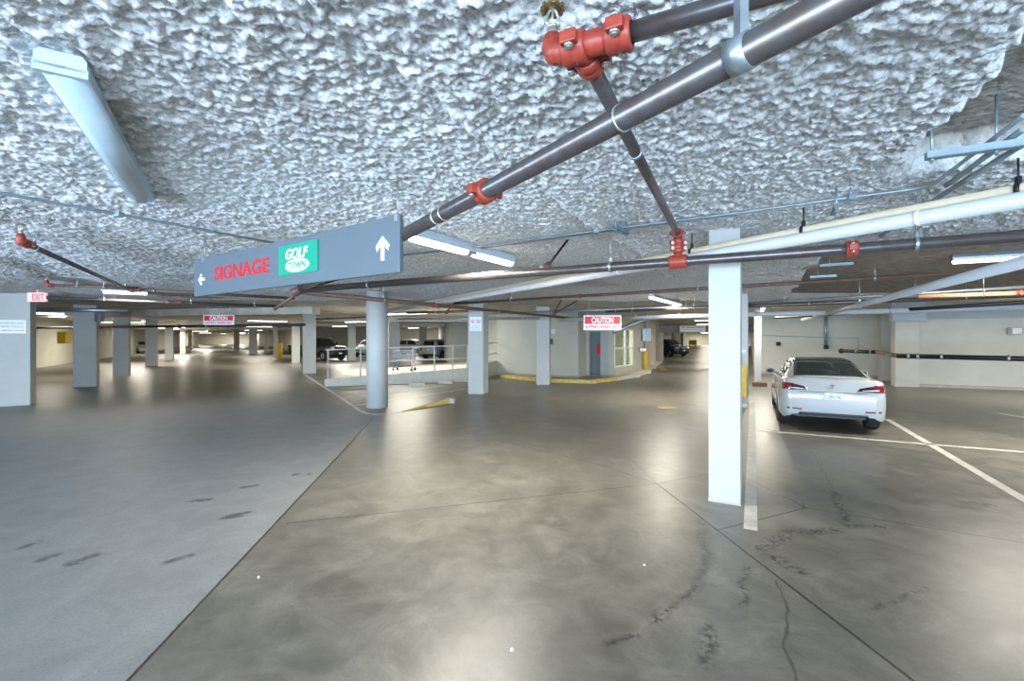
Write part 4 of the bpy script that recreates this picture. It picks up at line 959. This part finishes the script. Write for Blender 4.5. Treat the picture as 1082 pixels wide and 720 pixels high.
def car(label, name, loc, rz, prof, paint='car_white', group=None, detail=None):
    root = thing(name, label, 'car', loc, rz, group)
    L = prof['L']; wr = prof['wheels']; Rw = prof['R']; Ra = Rw*1.12
    ys = sorted(set([0,.01,.03,.05,.08,.11,.14,.17,.21,.26,.33,.42,.5]+list(np.linspace(.5,L-.5,110))+[L-x for x in (.5,.42,.33,.26,.2,.15,.1,.06,.03,0)]))
    rings = []
    for y in ys:
        W = interp(prof['W'],y); zb = interp(prof['bot'],y); zd = interp(prof['deck'],y); za = zb
        for yc in wr:
            if abs(y-yc) < Ra: za = max(za, Rw+math.sqrt(Ra*Ra-(y-yc)**2))
        h = zd-zb; side = [(W*.93,zb),(W*.985,zb+.10*h),(W*1.0,zb+.35*h),(W*1.0,zb+.55*h),(W*.985,zb+.74*h)]
        side = [(x,max(z,za)) for x,z in side]
        sh = prof.get('sh',.93)
        half = side+[(W*(sh+.035),zb+.87*h),(W*sh,zb+.945*h),(W*(sh-.10),zb+.98*h),(W*.45,zd-.003),(0,zd)]
        ring = [(x,y,z) for x,z in half]+[(-x,y,z) for x,z in half[:-1][::-1]]
        rings.append(ring)
    k = len(rings[0]); m = MB(); vs = [v for r_ in rings for v in r_]
    fs = [(i*k+j,i*k+j+1,(i+1)*k+j+1,(i+1)*k+j) for i in range(len(ys)-1) for j in range(k-1)]
    m.add(vs, fs, True); m.add(rings[0], [tuple(range(k))], True); m.add(rings[-1], [tuple(range(k))[::-1]], True)
    body = m.build('body', M[paint], root)
    bv = [Vector(v) for v in m.v]; bf = m.f[:]
    # greenhouse
    g = prof['house']; gy = list(np.linspace(g[0][0], g[-1][0], 46)); rings = []
    gz = [(t[0],t[1]) for t in g]; gb = [(t[0],t[2]) for t in g]; gt = [(t[0],t[3]) for t in g]
    for y in gy:
        z = interp(gz,y); wb_ = interp(gb,y); wt = interp(gt,y); zb = interp(prof['deck'],y)-.04
        z = max(z, zb+.03)
        half = [(wb_+.03,zb),(wb_,zb+.05),(wb_*.5+wt*.5+.035,zb*.5+z*.5),(wt+.05,z-.06),(wt+.01,z-.022),(wt*.6,z-.004),(0,z)]
        ring = [(x_,y,z_) for x_,z_ in half]+[(-x_,y,z_) for x_,z_ in half[:-1][::-1]]; rings.append(ring)
    k = len(rings[0]); m2 = MB(); m2.add([v for r_ in rings for v in r_], [(i*k+j,i*k+j+1,(i+1)*k+j+1,(i+1)*k+j) for i in range(len(gy)-1) for j in range(k-1)], True)
    m2.add(rings[0], [tuple(range(k))]); m2.add(rings[-1], [tuple(range(k))[::-1]])
    m2.build('cabin', M[prof.get('roofmat', paint)], root)
    n0 = len(bv); bv += [Vector(v) for v in m2.v]; bf += [[i+n0 for i in f] for f in m2.f]
    bvh = BVHTree.FromPolygons(bv, bf)
    def patch(nm, corners, axis, mt, n=14, mm=6, off=.006, parent=root):
        """corners: four 2-D points; axis '+y' (seen from the rear), '-y', '+x', '-x', '-z'"""
        A,B,C2,D2 = corners; grid = []
        for i in range(n+1):
            row = []
            for j in range(mm+1):
                u, v = i/n, j/mm; p0 = (A[0]*(1-u)+B[0]*u, A[1]*(1-u)+B[1]*u); p1 = (D2[0]*(1-u)+C2[0]*u, D2[1]*(1-u)+C2[1]*u)
                q = (p0[0]*(1-v)+p1[0]*v, p0[1]*(1-v)+p1[1]*v)
                if axis == '+y': o_, d_ = Vector((q[0],-3,q[1])), Vector((0,1,0))
                elif axis == '-y': o_, d_ = Vector((q[0],L+3,q[1])), Vector((0,-1,0))
                elif axis == '+x': o_, d_ = Vector((-4,q[0],q[1])), Vector((1,0,0))
                elif axis == '-x': o_, d_ = Vector((4,q[0],q[1])), Vector((-1,0,0))
                else: o_, d_ = Vector((q[0],q[1],4)), Vector((0,0,-1))
                hit = bvh.ray_cast(o_, d_)
                row.append(hit[0]-d_*off if hit[0] else None)
            grid.append(row)
        m = MB(); ids = {}
        for i in range(n+1):
            for j in range(mm+1):
                if grid[i][j] is not None: ids[(i,j)] = len(m.v); m.v.append(grid[i][j])
        for i in range(n):
            for j in range(mm):
                q = [(i,j),(i+1,j),(i+1,j+1),(i,j+1)]
                if all(x in ids for x in q): m.f.append([ids[x] for x in q]); m.sm.append(True)
        if m.f:
            o = m.build(nm, M[mt], parent); s = o.modifiers.new('thick','SOLIDIFY'); s.thickness = off*1.4; s.offset = 0; return o
    # underside and wheel housings
    m = MB(); m.box((-.62*prof['half']/.92,.55,.22),(.62*prof['half']/.92,L-.25,.50)); m.box((-prof['half']*.86,.55,.30),(prof['half']*.86,L-.5,.62)); m.build('underbody', M['black_plastic'], root)
    for yc in wr:
        for s in (-1,1): wheel(root, s*prof['tx'], yc, Rw, prof.get('tw',.23), s)
    if detail: detail(root, patch, L)
    return root
sedan = dict(L=4.69, half=.92, wheels=(.98,3.855), R=.335, tx=.79, sh=.93,
    W=[(0,.70),(.02,.76),(.06,.82),(.13,.865),(.25,.895),(.6,.918),(1.2,.925),(3.5,.92),(4.1,.89),(4.4,.80),(4.58,.64),(4.69,.42)],
    bot=[(0,.345),(.04,.29),(.2,.25),(.45,.22),(4.3,.2),(4.6,.24),(4.69,.34)],
    deck=[(0,.74),(.01,.80),(.03,.88),(.06,.97),(.09,1.045),(.11,1.075),(.17,1.082),(.3,1.08),(.6,1.08),(1.0,1.03),(3.4,.99),(3.7,.95),(4.2,.83),(4.5,.69),(4.65,.55),(4.69,.45)],
    house=[(.42,1.085,.70,.66),(.7,1.155,.76,.65),(1.0,1.235,.79,.61),(1.4,1.33,.80,.57),(1.8,1.39,.81,.56),(2.2,1.42,.82,.56),(2.6,1.415,.82,.56),(2.9,1.35,.82,.56),(3.2,1.20,.80,.60),(3.5,1.0,.76,.66)])
def sedan_detail(root, patch, L):
    patch('rear_window', [(-.63,.50),(.63,.50),(.545,1.60),(-.545,1.60)], '-z', 'car_glass', 16, 14)
    patch('glass_roof', [(-.555,1.61),(.555,1.61),(.555,2.75),(-.555,2.75)], '-z', 'car_glass', 12, 10)
    patch('windscreen', [(-.52,2.80),(.52,2.80),(.60,3.46),(-.60,3.46)], '-z', 'car_glass', 12, 8)
    for ax, lb in (('+x','side_window'),('-x','side_window')):
        patch(lb, [(1.15,1.09),(2.0,1.07),(2.0,1.36),(1.5,1.31)], ax, 'car_glass', 12, 6)
        patch(lb, [(2.05,1.07),(3.2,1.05),(2.75,1.34),(2.05,1.37)], ax, 'car_glass', 12, 6)
        patch('door_seam', [(2.02,.35),(2.03,.35),(2.03,1.0),(2.02,1.0)], ax, 'car_grille', 1, 8, .003)
        patch('door_seam', [(1.32,.60),(1.33,.60),(1.2,1.0),(1.19,1.0)], ax, 'car_grille', 1, 8, .003)
        patch('door_handle', [(1.35,.90),(1.55,.90),(1.55,.925),(1.35,.925)], ax, 'rim', 4, 1, .012)
        patch('sill', [(1.4,.24),(3.4,.22),(3.4,.30),(1.4,.32)], ax, 'car_grille', 10, 2, .004)
    for s in (1,-1):
        m1 = patch('tail_light', [(s*.865,.83),(s*.865,.975),(s*.66,.965),(s*.66,.835)], '+y', 'tail_red', 10, 6, .008)
        patch('tail_light', [(s*.70,.832),(s*.70,.962),(s*.44,.90),(s*.40,.845)], '+y', 'tail_dark', 10, 4, .009)
        patch('lamp_strip', [(s*.74,.865),(s*.74,.885),(s*.48,.866),(s*.48,.856)], '+y', 'head_lamp', 10, 2, .014); patch('lamp_strip', [(s*.84,.945),(s*.84,.958),(s*.60,.925),(s*.60,.915)], '+y', 'tail_red', 10, 2, .013)
        patch('reflector', [(s*.52,.435),(s*.52,.462),(s*.78,.475),(s*.78,.445)], '+y', 'tail_red', 8, 2, .006)
    patch('trunk_seam', [(-.56,.800),(.56,.800),(.56,.808),(-.56,.808)], '+y', 'car_grille', 20, 1, .003)
    patch('trunk_lip', [(-.62,1.066),(.62,1.066),(.62,1.074),(-.62,1.074)], '+y', 'grey_paint', 20, 1, .004)
    patch('rear_diffuser', [(-.60,.30),(.60,.30),(.56,.39),(-.56,.39)], '+y', 'car_grille', 20, 4, .012)
    patch('bumper_seam', [(-.44,.635),(.44,.635),(.44,.64),(-.44,.64)], '+y', 'grey_paint', 20, 1, .003)
    pl = patch('licence_plate', [(-.155,.655),(.155,.655),(.155,.795),(-.155,.795)], '+y', 'plate', 6, 4, .012)
    m = MB(); # emblem: T shaped mark
    t = text_mesh('plate_text', 'CZBN 740', .075, M['text_blue'], pl, (0,-.030,.715), depth=.004, bold=.001); fit(t, -.13, .13, .685, .755)
    # shield-like T emblem
    y = .028
    e = MB(); 
    def ex(pts):
        n = len(pts); e.add([(p[0], y+(.9-p[1])*-.30, p[1]) for p in pts]+[(p[0], y-.02+(.9-p[1])*-.30, p[1]) for p in pts], [tuple(range(n)), tuple(range(n,2*n))[::-1]]+[(i,(i+1)%n,n+(i+1)%n,n+i) for i in range(n)])
    ex([(-.046,.955),(0,.962),(.046,.955),(.040,.942),(.012,.938),(0,.925),(-.012,.938),(-.040,.942)])
    ex([(-.010,.936),(.010,.936),(.0,.868)])
    e.build('maker_emblem', M['door_grey'], root)
    for s in (-1,1):
        m = MB(); m.sphere((s*1.0,2.95,1.03), .11, 12, (1.0,.55,.65)); m.tube([(s*.84,2.98,.98),(s*.96,2.96,1.0)], .025, 8); o = m.build('side_mirror', M['car_white'], root)
        m = MB(); m.sphere((s*1.0,2.905,1.03), .075, 12, (1.0,.5,.55)); m.build('mirror_glass', M['car_glass'], o)
    # interior glimpses are behind dark glass
rl_ = P(828,447.5); rr_ = P(922.5,454)
mid = (rl_+rr_)/2; hd = DA
# rear axle centre of contact is .98 ahead of the bumper; tyres touch under the body a little ahead of it
org = mid-hd*.80+DB*.0
car('white sedan parked with its rear towards the lane beside the right wall', 'parked_sedan', (org.x,org.y,0), ang(hd)-PI/2, sedan, 'car_white', detail=sedan_detail)

suv = dict(L=4.7, half=.93, wheels=(.95,3.75), R=.37, tx=.79, sh=.95,
    W=[(0,.78),(.05,.86),(.2,.91),(.8,.93),(3.9,.93),(4.4,.88),(4.6,.78),(4.7,.6)], bot=[(0,.45),(.1,.36),(.5,.28),(4.2,.28),(4.6,.34),(4.7,.45)],
    deck=[(0,.98),(.04,1.05),(.1,1.08),(3.4,1.08),(3.6,1.07),(4.3,1.0),(4.6,.90),(4.7,.78)],
    house=[(.05,1.10,.78,.70),(.12,1.35,.80,.68),(.3,1.66,.82,.64),(.5,1.72,.82,.64),(1.8,1.76,.83,.64),(2.6,1.72,.83,.64),(2.9,1.62,.82,.64),(3.55,1.12,.80,.70)])
truck = dict(L=5.7, half=1.0, wheels=(1.25,4.75), R=.41, tx=.84, sh=.96, tw=.27,
    W=[(0,.92),(.05,.97),(.3,1.0),(5.2,1.0),(5.5,.96),(5.7,.84)], bot=[(0,.60),(.1,.52),(.5,.45),(5.3,.42),(5.6,.45),(5.7,.5)],
    deck=[(0,1.22),(.03,1.27),(2.2,1.27),(4.0,1.27),(4.2,1.27),(5.2,1.22),(5.6,1.14),(5.7,1.0)],
    house=[(1.95,1.35,.84,.78),(2.02,1.7,.85,.74),(2.15,1.88,.86,.72),(2.8,1.93,.86,.72),(3.5,1.90,.86,.72),(3.7,1.82,.86,.72),(4.35,1.30,.84,.76)])
def suv_detail(g0=2.95, g1=3.5, r0=.3, r1=2.9, zt=1.60, zl=1.15, y0=.35, y1=2.85, lamps=(.80,.95), truck_=False):
    def f(root, patch, L):
        patch('windscreen', [(-.58,g0),(.58,g0),(.68,g1),(-.68,g1)], '-z', 'car_glass', 10, 8)
        if not truck_: patch('rear_window', [(-.58,1.2),(.58,1.2),(.52,1.6),(-.52,1.6)], '+y', 'car_glass', 10, 8)
        else: patch('rear_window', [(-.58,1.42),(.58,1.42),(.54,1.76),(-.54,1.76)], '+y', 'car_glass', 10, 8)
        for ax in ('+x','-x'):
            n = 2 if truck_ else 3; ww = (y1-y0)/n
            for i in range(n): patch('side_window', [(y0+ww*i+.03,zl),(y0+ww*(i+1)-.03+(.35 if i == n-1 else 0),zl),(y0+ww*(i+1)-.03,zt),(y0+ww*i+.05,zt)], ax, 'car_glass', 8, 5)
        for s in (-1,1):
            patch('head_light', [(s*.56,lamps[0]),(s*.56,lamps[1]),(s*.85,lamps[1]+.02),(s*.85,lamps[0]+.03)], '-y', 'head_lamp', 6, 4, .012)
            patch('tail_light', [(s*.62,lamps[0]),(s*.62,lamps[1]+.08),(s*.83,lamps[1]+.08),(s*.83,lamps[0])], '+y', 'tail_red', 6, 4, .012)
            m = MB(); m.sphere((s*(1.05 if not truck_ else 1.12),g0+.1,zl+.05), .13, 10, (1,.5,.8)); m.tube([(s*.85,g0+.15,zl),(s*1.0,g0+.1,zl+.03)], .03, 6); m.build('side_mirror', M['car_grille'], root)
        patch('grille', [(-.48,lamps[0]-.12),(.48,lamps[0]-.12),(.48,lamps[1]),(-.48,lamps[1])], '-y', 'car_grille', 8, 5, .014)
        patch('front_plate', [(-.15,.55),(.15,.55),(.15,.66),(-.15,.66)], '-y', 'plate', 3, 2, .03)
        patch('rear_plate', [(-.15,.78),(.15,.78),(.15,.9),(-.15,.9)], '+y', 'plate', 3, 2, .02)
    return f
sd_ = suv_detail(); td_ = suv_detail(3.72,4.3,2.2,3.6,1.78,1.36,2.15,3.7,(.92,1.10),True)
def place(px, py, face, prof, label, paint, det, name='parked_car'):
    q = P(px,py); L = prof['L']; f = Vector((math.cos(face),math.sin(face),0)); q2 = q-f*L/2
    return car(label, name, (q2.x,q2.y,0), face-PI/2, prof, paint, detail=det)
ca = ang(Vector((.55,-.83,0)))
place(336,380.5, ang(Vector((.86,-.51,0))), truck, 'black pickup truck behind the white square column, nose to the right', 'car_black', td_, 'pickup_truck')
place(392,377.0, ang(Vector((-.25,-.97,0))), suv, 'white sport utility car behind the round column', 'car_white', sd_)
place(436,375.5, ang(Vector((.98,-.2,0))), suv, 'white boxy sport utility car above the shopping cart', 'car_white', sd_)
place(466,378.5, ang(Vector((.35,.94,0))), suv, 'white car with tail facing right of the boxy one', 'car_white', sd_)
place(112,374, ang(Vector((.8,-.6,0))), sedan, 'white sedan parked far left between the second and third columns', 'car_white', sedan_detail)
place(150,373, ang(Vector((.8,-.6,0))), sedan, 'white sedan parked far left between the third and fourth columns', 'car_white', sedan_detail)
place(706,376, ang(Vector((.35,-.93,0))), suv, 'dark car parked beside the corridor pier', 'car_blue', sd_)

# ------------------------------------------------------------------ shopping cart
pz = .44
q = P(427,392,pz); ct = thing('shopping_cart', 'blue-grey wire shopping cart standing behind the guard railing', 'shopping cart', (q.x,q.y,pz), -.15)
m = MB()
def wirebox(m, x0,x1,y0,y1,z0,z1, sl=.0):
    for k in range(13):
        x = x0+(x1-x0)*k/12; m.tube([(x,y0,z1),(x,y0+sl,z0),(x,y1-sl,z0),(x,y1,z1)], .008, 4)
    for k in range(6):
        z = z0+(z1-z0)*k/5; e = sl*(1-k/5); m.tube([(x0,y0+e,z),(x1,y0+e,z),(x1,y1-e,z),(x0,y1-e,z),(x0,y0+e,z)], .009, 4)
    for k in range(7):
        y = y0+sl+(y1-y0-2*sl)*k/6; m.tube([(x0,y,z1),(x0,y,z0),(x1,y,z0),(x1,y,z1)], .008, 4)
wirebox(m, -.45,.45,-.28,.28,.48,.88,.05); m.build('wire_basket', M['cart_wire'], ct)
for s in (-1,1):
    m = MB(); m.tube([(.52,s*.24,1.0),(.36,s*.24,.45),(.40,s*.24,.22),(-.40,s*.22,.16)], .015, 8); m.tube([(-.35,s*.22,.18),(-.25,s*.24,.5)], .013, 6); m.build('frame', M['cart_wire'], ct)
    for x in (.42,-.40):
        m = MB(); m.lathe([(-.015,0),(-.015,.06),(.015,.06),(.015,0)], (x,s*.23,.06), (0,1,0), 14); m.tube([(x,s*.23,.06),(x,s*.23,.2)], .012, 6); m.build('castor', M['rubber'], ct)
m = MB(); m.tube([(.52,-.28,1.0),(.52,.28,1.0)], .02, 10); m.build('handle', M['text_blue'], ct)
# litter on the floor
for i, (px, py) in enumerate(((273,611),(681,598),(541,688))):
    q = P(px,py); m = MB(); vs = []
    for j in range(7): a = 2*PI*j/7; vs.append((.012*math.cos(a)*random.uniform(.6,1.3), .012*math.sin(a)*random.uniform(.6,1.3), 0.002))
    top_ = [(x*.6,y*.6,.010+random.uniform(0,.006)) for x,y,z in vs]
    m.add(vs+top_, [tuple(range(7))[::-1], tuple(range(7,14))]+[(i_,(i_+1)%7,7+(i_+1)%7,7+i_) for i_ in range(7)])
    o = m.build('litter_scrap', M['sign_white']); o.location = q; tag(o, ('crumpled white scrap left of centre on the floor, nearest the long joint','tiny white scrap on the floor below the foreground column','tiny white scrap on the floor near the bottom edge')[i], 'litter')
